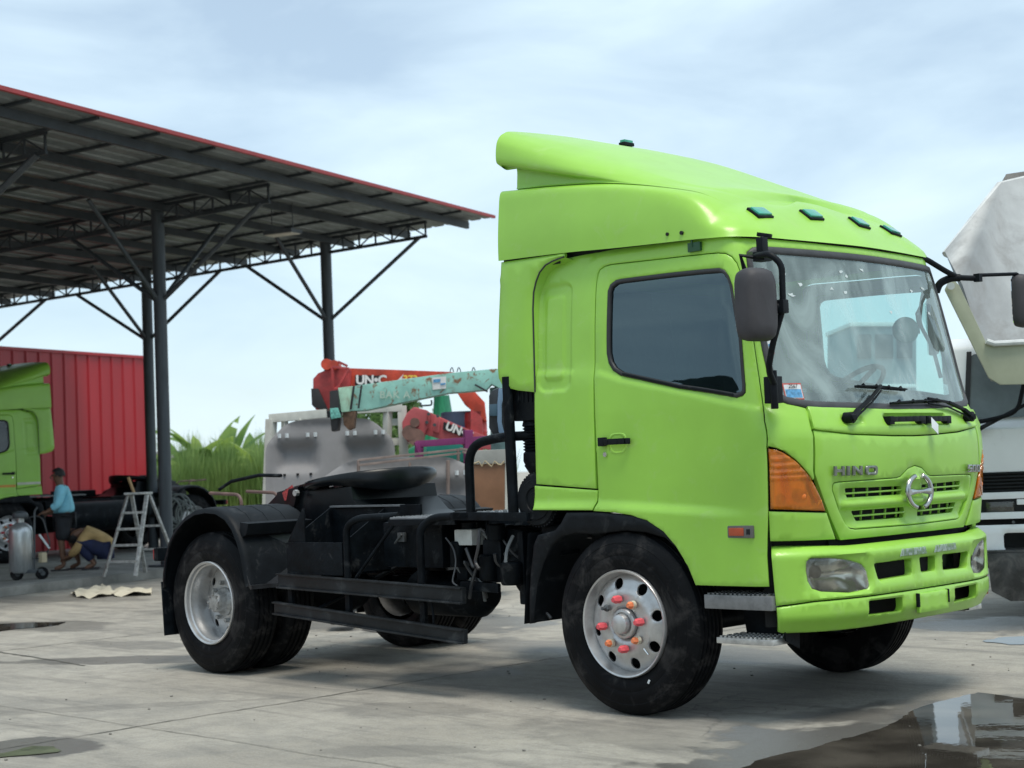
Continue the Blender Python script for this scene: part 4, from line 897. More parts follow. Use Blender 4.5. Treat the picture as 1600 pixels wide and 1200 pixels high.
# ---------------- front wheel arch and mud guard
def yz(Y): return lambda px,py: (lambda p:(p.x,p.z))(onY(px,py,Y))
Ya=-1.135
q=yz(Ya)
outer_e=[q(*v) for v in ((826,975),(826,930),(828,895),(833,852),(841,836),(868,829),(877,818),(886,801),(932,800.5),(962,803),(989,806),(1014,813),(1040,831),(1059,853),(1078,884),(1089.5,914))]
inner_e=[q(*v) for v in ((1085,911),(1074,888),(1062,862),(1040,841),(1010,832),(978,829),(925,835),(899,833),(880,838),(862,852),(848,880),(838,915),(832,973))]
ARM=lambda s,z,d:(s,Ya-d-.012*smst(z,.9,1.05),z)
arch=panel('wheel_arch',outer_e+inner_e,ARM,BLKP,TR,step=.04,depth=.05,roll=.008,wd=.010); pair(arch)
im=MB(); ie=inner_e
vs=[]; 
for (x,z) in ie: vs+=[(x,Ya+.01,z),(x,-.72,z+.01)]
im.add(vs,[(2*i,2*i+1,2*i+3,2*i+2) for i in range(len(ie)-1)]); pair(im.build('mud_guard',BLKP,TR))
fb=MB(); fb.add([(-.80,Ya,.48),(-.80,-.72,.48),(-.74,-.72,1.02),(-.74,Ya,1.02)],[(0,1,2,3)]); pair(fb.build('mud_flap',BLKP,TR))
# ---------------- cab steps
def step(x0,x1,z,name,m,y0=-1.12,y1=-.88,h=.05):
    s=MB(); s.ab((x0,y0,z-h),(x1,y1,z)); so_=s.build(name,m,TR,bevel=.006)
    t=MB()
    n=int((x1-x0)/.03)
    for i in range(n):
        for j in range(4): t.box((x0+.02+i*(x1-x0-.03)/n,y0+.03+j*.06,z+.004),(.014,.03,.008))
    g_o=t.build('step_grip',m,so_); g_o['kind']='stuff'; return so_
pair(step(.545,.985,.690,'cab_step',mat('step_grey',(.22,.225,.23),.45,metal=.4,var=.2,vs=12,dirt=((.07,.07,.07),9,.5,.8,.5)),h=.075))
pair(step(.60,.965,.462,'cab_step',ALU,y0=-1.10,y1=-.90,h=.032))
b=MB(); b.xz([(.62,.66),(.99,.66),(.99,.44),(.66,.44)],-.90,-.89); pair(b.build('step_bracket',BLACK,TR)); MB().prism([(.985,-1.05,.64),(.985,-.90,.64),(.985,-.90,.40),(.985,-1.02,.45)],(.01,0,0)).build('step_gusset',BLACK,TR)
# ---------------- chassis
ch=MB()
for sy in (-1,1):
    ch=MB(); y=sy*.42; ch.ab((-4.75,y-.035*sy,.78),(1.0,y+.004*sy,1.03)); ch.build('chassis_rail',BLACK,TR,bevel=.006)
for x in (-4.7,-3.2,-2.4,-1.5,-.7,.8): MB().ab((x-.05,-.42,.80),(x+.05,.42,1.0)).build('cross_member',BLACK,TR,bevel=.006)
MB().tube([(-3.932,-.6,.515),(-3.932,-.3,.515),(-3.932,-.2,.52),(-3.932,0,.52),(-3.932,.2,.52),(-3.932,.3,.515),(-3.932,.6,.515)],[.08,.085,.16,.21,.16,.085,.08],16).build('rear_axle',BLACK,TR)
MB().tube([(0,-.95,.515),(0,-.7,.46),(0,.7,.46),(0,.95,.515)],.06,10).build('front_axle',BLACK,TR)
MB().tube([(-3.75,0,.55),(-1.2,0,.72),(.2,0,.8)],.05,12).build('propeller_shaft',BLACK,TR)
MB().tube([(-1.25,0,.75),(-.6,0,.75),(-.5,0,.78),(.9,0,.85)],[.16,.2,.32,.34],16).build('gearbox',BLACK,TR)
for sy in (-1,1):
    for k in range(6): MB().bar((-4.5+.06*k,sy*.5,.70-.02*k),(-3.3-.06*k,sy*.5,.70-.02*k),.07,.014).build('leaf_spring',BLACK,TR)
    for k in range(4): MB().bar((-.7+.08*k,sy*.5,.60-.018*k),(.7-.08*k,sy*.5,.60-.018*k),.07,.014).build('leaf_spring',BLACK,TR)
    MB().tube([(-2.45,sy*.55,.58),(-2.35,sy*.55,.58),(-1.75,sy*.55,.58),(-1.65,sy*.55,.58)],[.08,.15,.15,.08],18).build('air_tank',BLACK,TR,label=None)
# rear mudguards
def rfender(sy):
    cx,cz=-3.90,.535; pts=[]
    # outline of the outer edge (x,z)
    E=[(-4.47,.62),(-4.46,.72),(-4.43,.84),(-4.37,.96),(-4.28,1.06),(-4.16,1.14),(-4.02,1.19),(-3.88,1.205),(-3.74,1.195),(-3.62,1.15),(-3.54,1.08),(-3.48,.99),(-3.43,.88),(-3.40,.76),(-3.375,.655)]
    mb=MB(); n=len(E); ys=[-1.255,-1.25,-1.235,-1.20,-.60]; zo=[-.035,-.012,.0,.006,.006]
    vs=[]
    for (x,z) in E:
        d=Vector((x-cx,z-cz)).normalized()
        for y,o in zip(ys,zo): vs.append((x+d.x*o,y,z+d.y*o))
    k=len(ys); mb.add(vs,[(i*k+j,i*k+j+1,(i+1)*k+j+1,(i+1)*k+j) for i in range(n-1) for j in range(k-1)])
    f=mb.build('rear_mudguard',BLKP,TR,sharp=50); sm=f.modifiers.new('t','SOLIDIFY'); sm.thickness=.012
    for y in (-1.08,-.93,-.77):
        t=MB(); t.tube([(x+(x-cx)*.008,y,z+(z-cz)*.008) for x,z in E[4:12]],.004,5); t.build('mudguard_rib',BLKP,f)
    # square front skirt and its ledge
    s=MB(); s.add([(-3.50,-1.245,1.02),(-3.46,-.62,1.02),(-3.34,-.62,.64),(-3.37,-1.245,.64)],[(0,1,2,3)]); s.bar((-3.36,-1.245,.645),(-3.34,-.62,.645),.02,.03); so_=s.build('mudguard_skirt',mat('scuffed_black',(.022,.024,.028),.38,var=.4,vs=7,dirt=((.20,.20,.205),3.5,.55,.72,.55)),f); sm=so_.modifiers.new('t','SOLIDIFY'); sm.thickness=.01
    MB().prism([(-3.50,-1.22,1.10),(-3.40,-1.22,1.09),(-3.43,-1.22,1.01),(-3.50,-1.22,.985)],(0,.58,0)).build('mudguard_ledge',BLKP,f,bevel=.005)
    fl=MB(); fl.add([(-4.48,-1.25,.66),(-4.48,-.62,.66),(-4.455,-.62,.26),(-4.455,-1.25,.26)],[(0,1,2,3)]); o=fl.build('mud_flap',BLACK,f); sm=o.modifiers.new('t','SOLIDIFY'); sm.thickness=.012
    return f
rfn=rfender(1); pair(rfn)
# fifth wheel coupling: dished plate, ramps, pedestals, lever
fwp=[]; 
def disc_edge(x): return 0
o=MB()
X0,X1=-4.40,-3.10
# top plate: horseshoe, tilted nose-down to the rear, skirt turned down round the front
cpx,cpz=-3.50,1.37; tl=R(7)
def tp_(x,y,z=0): # local plate coords -> world
    return (cpx+x*cos(tl)-z*sin(tl),y,cpz+x*sin(tl)+z*cos(tl))
outl=[]
for a in np.linspace(-2.25,2.25,30): outl.append((.50*cos(a)+.0,.50*sin(a)))
outl+=[(-.62,.34),(-.66,.10),(-.25,.06),(-.25,-.06),(-.66,-.10),(-.62,-.34)]
pl_=[tp_(x,y,0.02) for x,y in outl]; o.prism(pl_,(0,0,-.02)); fifth=o.build('fifth_wheel_plate',BLKG,TR,bevel=.004)
sk=MB(); vs=[]; aa=np.linspace(-2.1,2.1,40)
for a in aa:
    dp=.045+.10*max(0,cos(a+.25))**3
    for r,z in ((.50,.018),(.515,-.0),(.512,-dp*.6),(.49,-dp)): vs.append(tp_(r*cos(a),r*sin(a),z))
sk.add(vs,[(i*4+j,(i+1)*4+j,(i+1)*4+j+1,i*4+j+1) for i in range(39) for j in range(3)]); so_=sk.build('plate_skirt',BLKG,fifth,sharp=60)
for sy in (-1,1):
    MB().xz([(-3.95,1.08),(-3.30,1.08),(-3.45,1.20),(-3.52,1.32),(-3.72,1.32),(-3.80,1.20)],sy*.36-.03,sy*.36+.03).build('coupling_pedestal',BLKG,TR,bevel=.006)
    MB().prism([tp_(-.62,sy*.20,.0),tp_(-.62,sy*.42,.0),tp_(-.30,sy*.46,.0),tp_(-.30,sy*.15,.0)],(-.06,0,-.16)).build('coupling_ramp',BLKG,fifth,bevel=.006)
MB().xz([(-4.38,1.06),(-4.32,1.17),(-4.05,1.285),(-3.6,1.31),(-3.22,1.32),(-3.20,1.22),(-3.08,1.12),(-2.90,1.06)],-.42,.42).build('coupling_body',BLKG,TR,bevel=.01)
MB().ab((-4.35,-.45,1.035),(-2.6,.45,1.06)).build('coupling_base',BLKG,TR,bevel=.005)
for i in range(7): MB().cyl((-4.2+.22*i,-.43,1.06),(-4.2+.22*i,-.43,1.085),.016,6).build('base_bolt',BLACK,TR)
MB().tube([(-4.62,-.60,1.33),(-4.5,-.57,1.39),(-4.2,-.52,1.43),(-3.95,-.50,1.42)],.014,8).build('release_lever',BLACK,fifth)
MB().box(tp_(-.45,-.44,-.03),(.14,.004,.07),Matrix.Rotation(R(-25),3,'Y')).build('sticker',mat('red_label',(.45,.05,.05),.5,var=.5,vs=80),fifth)
MB().cyl(tp_(-.30,-.47,-.05),tp_(-.30,-.50,-.05),.025,8).build('plate_pin',ALU,fifth)
ub=MB(); ub.xz([(-4.30,1.06),(-4.28,1.16),(-4.05,1.30),(-3.85,1.32),(-3.85,1.06)],-.44,-.40); ub.build('coupling_side_plate',BLKG,TR,bevel=.004)
# guard loops at the tail (thin brown steel loops)
for y in (-.32,.05): MB().tube(bend([(-4.72,y,1.03),(-4.72,y,1.28),(-5.15,y,1.30)],.08),.014,8).build('tail_loop',mat('rusty_tube',(.12,.07,.06),.6,var=.3),TR)
# open tool box
yb=-1.14
tb=MB(); 
tb.ab((-3.075,yb,.745),(-2.47,yb+.012,.955)); tb.ab((-3.075,yb,.735),(-2.47,-.72,.75)); tb.ab((-3.08,-.73,.74),(-2.46,-.718,1.18))
tb.xz([(-3.075,.745),(-3.075,.955),(-2.90,1.185),(-2.88,1.185),(-2.88,.745)],yb+.012,yb+.022)
tbo=tb.build('tool_box',BLACK,TR,bevel=.003)
for x in (-3.075,-2.47):
    s=MB(); s.prism([(x,yb+.012,.75),(x,yb+.012,.955),(x,-.73,1.185),(x,-.73,.75)],(.008,0,0)); s.build('box_side',BLACK,tbo)
MB().bar((-3.05,-.74,1.185),(-2.30,-.74,1.185),.05,.012).build('box_lip',mat('bent_sheet',(.10,.11,.12),.5,var=.3),tbo)
MB().ab((-2.46,-.76,.80),(-2.10,-.74,1.19)).build('back_plate',BLACK,tbo)
# side frames and bars
Tb=lambda name,pts,r,par=TR,n=10,m=BLACK: MB().tube(pts,r,n).build(name,m,par)
Tb('side_frame',bend([(-2.43,-1.13,.70),(-2.43,-1.13,1.06),(-2.33,-1.12,1.115),(-2.05,-1.0,1.125)],.12),.024); Tb('side_frame',bend([(-2.38,-1.10,.72),(-2.06,-1.0,1.10)],.05),.012)
Tb('side_frame',bend([(-1.70,-1.13,.58),(-1.70,-1.13,1.05),(-1.58,-1.12,1.115),(-1.22,-1.10,1.13)],.12),.026)
def chan(a,b,h,w=.035):
    a=Vector(a); b=Vector(b); m=MB(); m.bar(a,b,w,h); m.bar(a+Vector((0,-.014,h*.46)),b+Vector((0,-.014,h*.46)),.05,.012); m.bar(a+Vector((0,-.014,-h*.46)),b+Vector((0,-.014,-h*.46)),.05,.012); return m
RAIL=mat('worn_rail',(.014,.017,.020),.42,var=.45,vs=5,spec=.25,dirt=((.15,.155,.155),5,.55,.78,.5))
rl=[chan((-3.16,-1.14,.69),(-1.30,-1.14,.635),.10),chan((-3.20,-1.15,.50),(-1.29,-1.15,.385),.085)]
for m_i in rl: m_i.build('side_guard_rail',RAIL,TR,bevel=.004)
for x,z0,z1 in ((-3.06,.45,.72),(-2.44,.42,.70),(-1.70,.38,.66)): MB().bar((x,-1.12,z0),(x,-1.12,z1),.045,.03,(0,1,0)).build('guard_post',BLACK,TR,bevel=.004)
Tb('guard_brace',[(-2.85,-1.1,.48),(-2.5,-.5,.80)],.014)
Tb('guard_hook',[(-1.62,-1.13,.64),(-1.60,-1.13,.50),(-1.60,-1.13,.40)],.008)
# chequer plate deck
dk=MB(); dk.ab((-2.02,-1.10,1.105),(-.70,.50,1.118)); dko=dk.build('deck_plate',mat('chequer_grey',(.24,.25,.26),.4,metal=.35,var=.25,vs=8,dirt=((.04,.04,.04),5,.5,.8,.5)),TR,bevel=.003)
for i in range(16):
    for z_ in (.80,1.0): MB().cyl((-4.6+i*.28,-.45,z_),(-4.6+i*.28,-.472,z_),.012,6).build('frame_bolt',BLACK,TR)
t=MB()
for i in range(32):
    for j in range(38):
        x=-2.0+i*.041; y=-1.08+j*.041; a=R(45 if (i+j)%2 else -45); t.box((x,y,1.1205),(.030,.009,.005),Matrix.Rotation(a,3,'Z'))
g_o=t.build('tread_pattern',MAT['chequer_grey'],dko); g_o['kind']='stuff'
MB().bar((-1.38,-1.115,1.125),(-.74,-1.115,1.115),.05,.05).build('deck_edge',BLACK,TR,bevel=.004)
MB().bar((-2.02,-1.105,1.085),(-1.38,-1.115,1.09),.02,.04).build('deck_edge',BLACK,TR,bevel=.004)
MB().ab((-1.40,-1.14,1.10),(-1.24,-1.06,1.145)).build('post_foot',BLACK,TR,bevel=.003)
# grab loop and exhaust post beside the deck
Tb('grab_loop',bend([(-1.245,-1.11,1.12),(-1.245,-1.11,1.56),(-.97,-1.09,1.60),(-.80,-1.0,1.60)],.17,7),.029)
Tb('grab_post',[(-.885,-1.10,1.12),(-.895,-1.10,1.96)],.033)
# fuel tank / battery body between the frames
bx=MB(); bx.ab((-2.30,-.92,.78),(-1.72,-.50,1.08)); bxo=bx.build('battery_box',BLACK,TR,bevel=.02); MB().box((-2.1,-.93,.98),(.07,.02,.06)).build('box_latch',STEEL,bxo,bevel=.003); MB().tube([(-2.16,-.94,.94),(-2.08,-.95,1.0)],.008,6).build('latch_rod',STEEL,bxo)
# valves, hoses and reservoirs behind the cab
MB().box((-1.42,-.96,.985),(.16,.12,.10)).build('fluid_reservoir',mat('reservoir_white',(.55,.57,.55),.4,var=.2),TR,bevel=.012)
MB().cyl((-1.42,-.96,1.03),(-1.42,-.96,1.075),.05,14).build('reservoir_cap',BLACK,TR)
rn=random.Random(11)
for (x,y,z,a,b_,c_) in ((-1.52,-.85,.86,.10,.2,.30),(-1.20,-.9,.84,.16,.18,.26),(-1.02,-.85,.92,.20,.2,.22),(-.92,-.98,.80,.05,.08,.44),(-1.35,-.7,.78,.5,.2,.18),(-1.28,-1.02,.68,.34,.03,.06),(-.86,-.8,.75,.22,.3,.3)):
    MB().box((x,y,z),(a,b_,c_),Matrix.Rotation(rn.uniform(-.15,.15),3,'Y')).build('valve_block',BLACK,TR,bevel=.015)
for (x,y,z,r,h) in ((-1.14,-1.0,.97,.06,.10),(-1.50,-1.0,.80,.045,.16),(-.98,-1.03,.70,.075,.14),(-1.22,-1.0,.72,.06,.16)):
    MB().lathe([(0,0),(r*.9,0),(r,.01),(r,h-.01),(r*.8,h),(0,h)],(x,y,z),(0,0,1),18).build('valve_body',BLACK,TR)
HOSE=mat('hose_black',(.035,.037,.04),.35,var=.3)
for i in range(13):
    x=-1.55+.07*i+rn.uniform(-.05,.05); y=rn.uniform(-1.08,-.85); z=rn.uniform(.75,1.02)
    p=[(x,y,z)]
    for k in range(4): p.append((p[-1][0]+rn.uniform(-.06,.12),p[-1][1]+rn.uniform(-.04,.04),p[-1][2]+rn.uniform(-.14,.08)))
    MB().tube(bend(p,.06,4),rn.choice([.006,.008,.011]),6).build('air_hose',HOSE if i%4 else mat('hose_grey',(.16,.17,.17),.4),TR)
Tb('hanging_wire',[(-1.14,-1.08,1.09),(-1.14,-1.09,1.0)],.003)
# air cleaner drum, intake duct and bellows
acl=MB(); acl.lathe([(0,.245),(.045,.245),(.05,.238),(.07,.238),(.075,.247),(.118,.247),(.123,.24),(.150,.238),(.158,.22),(.158,.0),(.15,-.02),(0,-.02)],(-.70,-.86,1.215),(0,-1,0),40); ac=acl.build('air_cleaner',BLKP,TR)
for i in range(40): a=2*pi*i/40; MB()
rg=MB()
for i in range(44): a=2*pi*i/44; rg.box((-.70+.160*cos(a),-1.05,1.215+.160*sin(a)),(.012,.06,.012),Matrix.Rotation(-a,3,'Y'))
ro_=rg.build('drum_ribs',BLKP,ac); ro_['kind']='stuff'
MB().lathe([(.15,0),(.152,-.2)],(-.62,-1.0,1.21),(0,-1,0),32).build('drum_body',BLKP,ac)
MB().ab((-.90,-1.06,1.69),(-.665,-.72,2.30)).build('intake_duct',BLKP,TR,bevel=.012)
for i in range(5): MB().ab((-.88+.035*i,-1.066,1.80),(-.868+.035*i,-1.06,2.2)).build('duct_rib',BLKP,TR)
bel=[]; z=1.66
for i in range(9): bel+=[(.088,z),(.074,z-.009)]; z-=.018
MB().lathe([(.08,1.69)]+bel+[(.086,z-.004),(.088,z-.05),(.08,z-.07)],(-.81,-.95,0),(0,0,1),24).build('intake_bellows',BLKP,TR,sharp=30)
MB().tube([(-.81,-.95,z-.06),(-.78,-.95,z-.15),(-.72,-.93,1.38),(-.70,-.93,1.30)],[.085,.06,.035,.03],16).build('intake_funnel',BLKP,TR)
MB().ab((-.74,-1.02,.88),(-.58,-.85,1.06)).build('cleaner_bracket',BLACK,TR,bevel=.02); Tb('cleaner_pipe',bend([(-.66,-.98,1.08),(-.66,-.98,.95),(-.80,-.9,.8)],.08),.03)
# dark shield behind the cab, lines above the deck
MB().ab((-.78,-.60,1.12),(-.68,.6,1.60)).build('engine_shield',DARK,TR)
# far-side fuel tank and spare
MB().tube([(-2.6,.88,.72),(-2.58,.88,.72),(-1.32,.88,.72),(-1.3,.88,.72)],[.24,.27,.27,.24],24).build('fuel_tank',BLACK,TR)
# tail lamps / cross bar at the end of the frame
MB().ab((-4.80,-1.1,.80),(-4.74,1.1,.90)).build('tail_bar',BLACK,TR,bevel=.01)
for sy in (-1,1): MB().box((-4.82,sy*.95,.85),(.04,.26,.08)).build('tail_lamp',mat('tail_red',(.4,.02,.02),.3),TR,bevel=.01)
# the second, look-alike tractor truck in the shed: a copy turned to face the other way
T2=copy_tree(TR); T2.location=(0,0,0)
for (s0,s1,z0,z1,mn,cl) in ((-.66,-.20,1.335,1.375,'stripe_white',(.6,.6,.5)),(-.17,.9,1.30,1.34,'stripe_orange',(.65,.28,.04))):
    o=panel('side_stripe',[(s0,z0+.03*0),(s1,z0),(s1,z1),(s0,z1)],lambda s,z,d:(S(s,z,d)[0],-S(s,z,d)[1],z),mat(mn,cl,.5),T2,step=.1,wd=.002,d0=.014,depth=0,roll=0)
T2['label']='distant lime green tractor truck facing left under the shed roof, partly out of frame'; T2.location=(-20.75,5.5,.12); T2.rotation_euler=(0,0,R(274))
# ================================================================== shed
SHED=thing('canopy_shed','open steel canopy shed with corrugated roof, red edge trim and round columns','shed',tuple(sh(0,0,.12)))
SST=mat('shed_steel',(.032,.040,.046),.55,metal=.1,var=.25,vs=3,bump=.1,bs=20,dirt=((.03,.03,.03),4,.55,.8,.5)); SST2=mat('column_steel',(.055,.066,.075),.5,metal=.2,var=.2,vs=4,stretch=(3,3,.4),dirt=((.035,.035,.035),5,.55,.8,.5))
SHT=mat('roof_sheet_underside',(.19,.21,.21),.5,metal=.3,var=.30,vs=1.1,stretch=(1,1,1),dirt=((.09,.09,.085),1.6,.5,.75,.6)); RED=mat('red_trim',(.30,.03,.03),.5,var=.1)
slope=.044; zr=lambda u,w_=0:5.671-slope*u
W1=5.45
def colm(u,v,rr=.10,top=None):
    zt=(zr(u)-.26) if top is None else top
    c=MB().cyl(sh(u,v,.12),sh(u,v,zr(u)-.0),rr,20).build('column',SST2,SHED)
    MB().box(sh(u,v,.14),(.4,.4,.03),Matrix.Rotation(.307,3,'Z')).build('base_plate',SST2,c)
    return c
def strut(a,b,r=.035): return MB().cyl(a,b,r,8).build('brace',SST2,SHED)
colm(0,0); colm(0,4.648); colm(4.1,4.648); colm(4.1,0) if 0 else None; colm(8.4,4.648); colm(8.4,0); colm(0,-4.65) if 0 else None
for v in (0,4.648):
    strut(sh(0,v,4.15),sh(-1.95,v,zr(-1.9)-.27)); strut(sh(0,v,4.15),sh(1.75,v,zr(1.7)-.27))
    (strut(sh(0,v,4.15),sh(0,v+1.55,5.55)) if v==0 else None); strut(sh(0,v,4.15),sh(0,v-1.55,5.55))
    for u in (4.1,8.4):
        if v==0 and u==4.1: continue
        strut(sh(u,v,4.1),sh(u-1.75,v,zr(u-1.7)-.27)); strut(sh(u,v,4.1),sh(u+1.75,v,zr(u+1.7)-.27)); strut(sh(u,v,4.1),sh(u,v-1.5,zr(u)-.1))
strut(sh(0,-4.648,4.3),sh(-1.95,-4.648,zr(-1.9)-.27),.045)
# trusses running across
for v in (-4.648,0,4.648):
    top_a,top_b=sh(-2.1,v,zr(-2.1)-.02),sh(13,v,zr(13)-.02); bo_a,bo_b=sh(-2.1,v,zr(-2.1)-.27),sh(13,v,zr(13)-.27)
    t=MB().bar(top_a,top_b,.05,.05).build('truss_chord',SST,SHED); MB().bar(bo_a,bo_b,.05,.05).build('truss_chord',SST,SHED)
    n=44
    me=None
    for i in range(n+1):
        u=-2.08+15*i/n; p,q=sh(u,v,zr(u)-.04),sh(u,v,zr(u)-.27)
        MB().bar(p,q,.026,.026,SA).build('truss_web',SST,SHED)
        if i<n:
            u2=-2.08+15*(i+1)/n
            a_,b_=(sh(u,v,zr(u)-.04),sh(u2,v,zr(u2)-.26)) if i%2 else (sh(u,v,zr(u)-.26),sh(u2,v,zr(u2)-.04))
            MB().bar(a_,b_,.02,.02,SA).build('truss_web',SST,SHED)
# purlins along the shed, battens across, roof sheets
for i,u in enumerate([-2.55,-1.35,-.15,1.05,2.25,3.45,4.65,5.85,7.05,8.25,9.45,10.65,11.85]):
    MB().bar(sh(u,-9.5,zr(u)-.07),sh(u,W1-.12,zr(u)-.07),.06,.12).build('purlin',SST,SHED)
w_=-9.2
while w_<W1:
    MB().bar(sh(-2.95,w_,zr(-2.95)+.0),sh(13,w_,zr(13)+.0),.05,.035).build('batten',SST,SHED); w_+=1.13
pit=.25; shp=[]
for u0 in np.arange(-3.0,13.0,1.0):
    prof=[]
    for k in range(4): b0=u0+k*pit; prof+=[(b0,0),(b0+.17,0),(b0+.19,.035),(b0+.23,.035)]
    prof.append((u0+1.0,0)); vs=[]
    for v in (-9.5,W1):
        for (u,dz) in prof: vs.append(sh(u,v,zr(u)+.02+dz))
    n=len(prof); m=MB(); m.add(vs,[(i,i+1,n+i+1,n+i) for i in range(n-1)]); o=m.build('roof_sheet',SHT,SHED,sharp=20)
MB().bar(sh(-3.012,-9.5,zr(-3)+.030),sh(-3.012,W1+.02,zr(-3)+.030),.05,.05).build('red_edge_trim',RED,SHED)
# hanging work lights (off)
for u,v in ((1.2,-4.2),(3.2,-1.4),(-1.2,1.6)):
    l=MB().box(sh(u,v,zr(u)-.42),(.55,.3,.06),Matrix.Rotation(.307,3,'Z')).build('shed_lamp',STEEL,SHED); MB().box(sh(u,v,zr(u)-.455),(.5,.25,.012),Matrix.Rotation(.307,3,'Z')).build('lamp_panel',mat('lamp_panel',(.55,.5,.42),.5),l)
    for d in (-.2,.2): MB().cyl(sh(u+d,v,zr(u)-.4),sh(u+d,v,zr(u)+.1),.008,6).build('hanger',STEEL,l)
# ================================================================== red clad wall
RW=thing('red_wall','tall red ribbed metal wall standing behind the distant green truck','wall',tuple(sh(7.1,0,.12)))
REDC=mat('red_cladding',(.40,.011,.020),.45,var=.12,vs=1.2,stretch=(1,1,.3),coat=.1)
WALLV,WALLZ=8.2,4.12
uw=7.1; ztop=WALLZ
base=None; v=WALLV; k=0
while v>-14:
    m=MB(); x=[(v,0),(v-.035,-.03),(v-.065,-.03),(v-.10,0),(v-.36,0)]
    vs=[sh(uw+d,a,.12) for a,d in x]+[sh(uw+d,a,ztop) for a,d in x]; n=len(x); m.add(vs,[(i,i+1,n+i+1,n+i) for i in range(n-1)]); m.build('cladding_panel',REDC,RW,sharp=15); v-=.36
MB().bar(sh(uw,WALLV+.06,ztop+.02),sh(uw,-14,ztop+.02),.1,.06).build('wall_cap',REDC,RW)
# ================================================================== right-hand white truck (frame: x right along its face, y into depth)
O=at(1505,960,13.0); O.z=0
ex=Vector((.85,.527,0)).normalized(); ey=Vector((-ex.y,ex.x,0))
WT=thing('dump_truck','white cab-over truck with black louvred grille and steel front bar, right edge','truck',tuple(O))
WH=mat('old_white_paint',(.86,.88,.88),.45,var=.04,vs=2,dirt=((.45,.45,.42),5,.56,.8,.4),coat=.15)
def wt(x,y,z): return O+ex*x+ey*y+Vector((0,0,z))
def wbox(name,x0,x1,y0,y1,z0,z1,m,par=None,bev=.01):
    M=Matrix((ex,ey,Vector((0,0,1)))).transposed(); c=wt((x0+x1)/2,(y0+y1)/2,(z0+z1)/2)
    return MB().box(c,(abs(x1-x0),abs(y1-y0),abs(z1-z0)),M).build(name,m,par or WT,bevel=bev)
def wprism(name,poly,x0,x1,m,par=None,bev=.01): # poly in (y,z)
    return MB().prism([wt(x0,y,z) for y,z in poly],ex*(x1-x0)).build(name,m,par or WT,bevel=bev)
wprism('cab',[(0.0,.95),(0,1.58),(.10,1.64),(.275,2.26),(.4,2.34),(2.0,2.36),(2.0,.95)],0.02,2.38,WH,bev=.03)
gw=glass('truck_glass',(.20,.25,.27),.02,1.0,ior=1.9)
def wface(name,pts,m,off=0,par=None,th=.012):
    # pts (x,z) on the windscreen slope
    return MB().prism([wt(x,.10+(z-1.64)*.2857-.012-off,z) for x,z in pts],ey*(-th)).build(name,m,par or WT,bevel=0)
ws_=wface('windscreen',rp([(.10,1.66),(2.3,1.66),(2.24,2.2),(.16,2.2)],.08),mat('dark_screen',(.17,.20,.21),.07,var=.3,vs=1.5,coat=.6))
wface('screen_pillar_line',[(.09,1.64),(.13,1.64),(.19,2.22),(.15,2.22)],RUB,.01)
wbox('front_panel',.03,2.37,-.025,.0,1.22,1.57,WH,bev=.012)
wbox('grille_back',.05,2.33,-.01,.02,1.03,1.23,DARK)
for i in range(6): wbox('louvre',.06,2.32,-.035,.0,1.065+.028*i,1.078+.028*i,BLKG,bev=.003)
wbox('white_bar',.04,2.36,-.05,.0,1.005,1.06,WH); wbox('lamp_recess',.04,2.34,-.01,.02,.86,1.01,BLKG)
hl_=wbox('headlight',.22,.44,-.03,.0,.885,.985,CLR,bev=.02); wbox('headlight_bowl',.225,.435,.002,.012,.89,.98,REFL,hl_,bev=0)
wbox('white_bar',.46,2.34,-.045,.0,.955,1.0,WH); wbox('white_bar',.04,2.36,-.055,.0,.845,.90,WH)
bm_=MB(); 
wb=panel('bumper',[(.02,.50),(2.4,.50),(2.4,.80),(.02,.80)],lambda s,z,d:tuple(wt(s,-.10-d,z)),WH,WT,holes=[rect(.34,.53,.60,.735,.03)],step=.15,depth=.04,roll=.01,wd=.015)
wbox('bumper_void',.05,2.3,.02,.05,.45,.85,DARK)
for (x,z) in ((.60,.74),(.62,.66),(.42,.82)): MB().cyl(wt(x,-.10,z),wt(x,-.125,z),.012,10).build('bumper_bolt',STEEL,WT)
sb=MB(); sb.prism([wt(.20,-.16,.58),wt(2.5,-.16,.56),wt(2.5,-.16,.20),wt(.36,-.16,.20),wt(.22,-.16,.28)],ey*-.02); sb.prism([wt(.20,-.16,.58),wt(.20,.15,.60),wt(2.5,.15,.60),wt(2.5,-.16,.56)],(0,0,.02)); sb.build('steel_front_bar',mat('front_bar_steel',(.05,.05,.05),.4,var=.5,vs=6,dirt=((.22,.2,.18),6,.45,.75,.7)),WT,bevel=.004)
wbox('side_marker',.165,.195,-.15,-.12,.26,.52,mat('marker_orange',(.42,.075,.03)),bev=.004)
tw=tyre_mb(0,grooves=5); t_o=tw.build('wheel',TYRE,WT,sharp=30)
t_o.matrix_parent_inverse=Matrix.Identity(4); t_o.location=wt(.62,1.0,.515)-O; t_o.rotation_euler=(0,0,math.atan2(ex.y,ex.x)-pi/2); 
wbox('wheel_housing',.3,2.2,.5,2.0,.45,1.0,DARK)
MB().cyl(wt(.7,.9,.5),wt(2.3,.9,.5),.07,10).build('front_axle',BLACK,WT)
for x in (.16,1.0): 
    MB().tube([wt(x,-.04,1.53),wt(x+.05,-.06,1.58),wt(x+.62,-.03,1.86)],[.022,.018,.012],8).build('wiper_arm',BLKP,WT)
MB().tube(bend([wt(.12,-.02,1.62),wt(.35,-.06,1.655),wt(.50,-.12,1.70),wt(.60,-.16,2.1),wt(.62,-.16,2.35)],.12),.018,8).build('mirror_arm',BLKP,WT)
wbox('door_edge',-.01,.02,.15,1.9,1.0,1.62,WH)
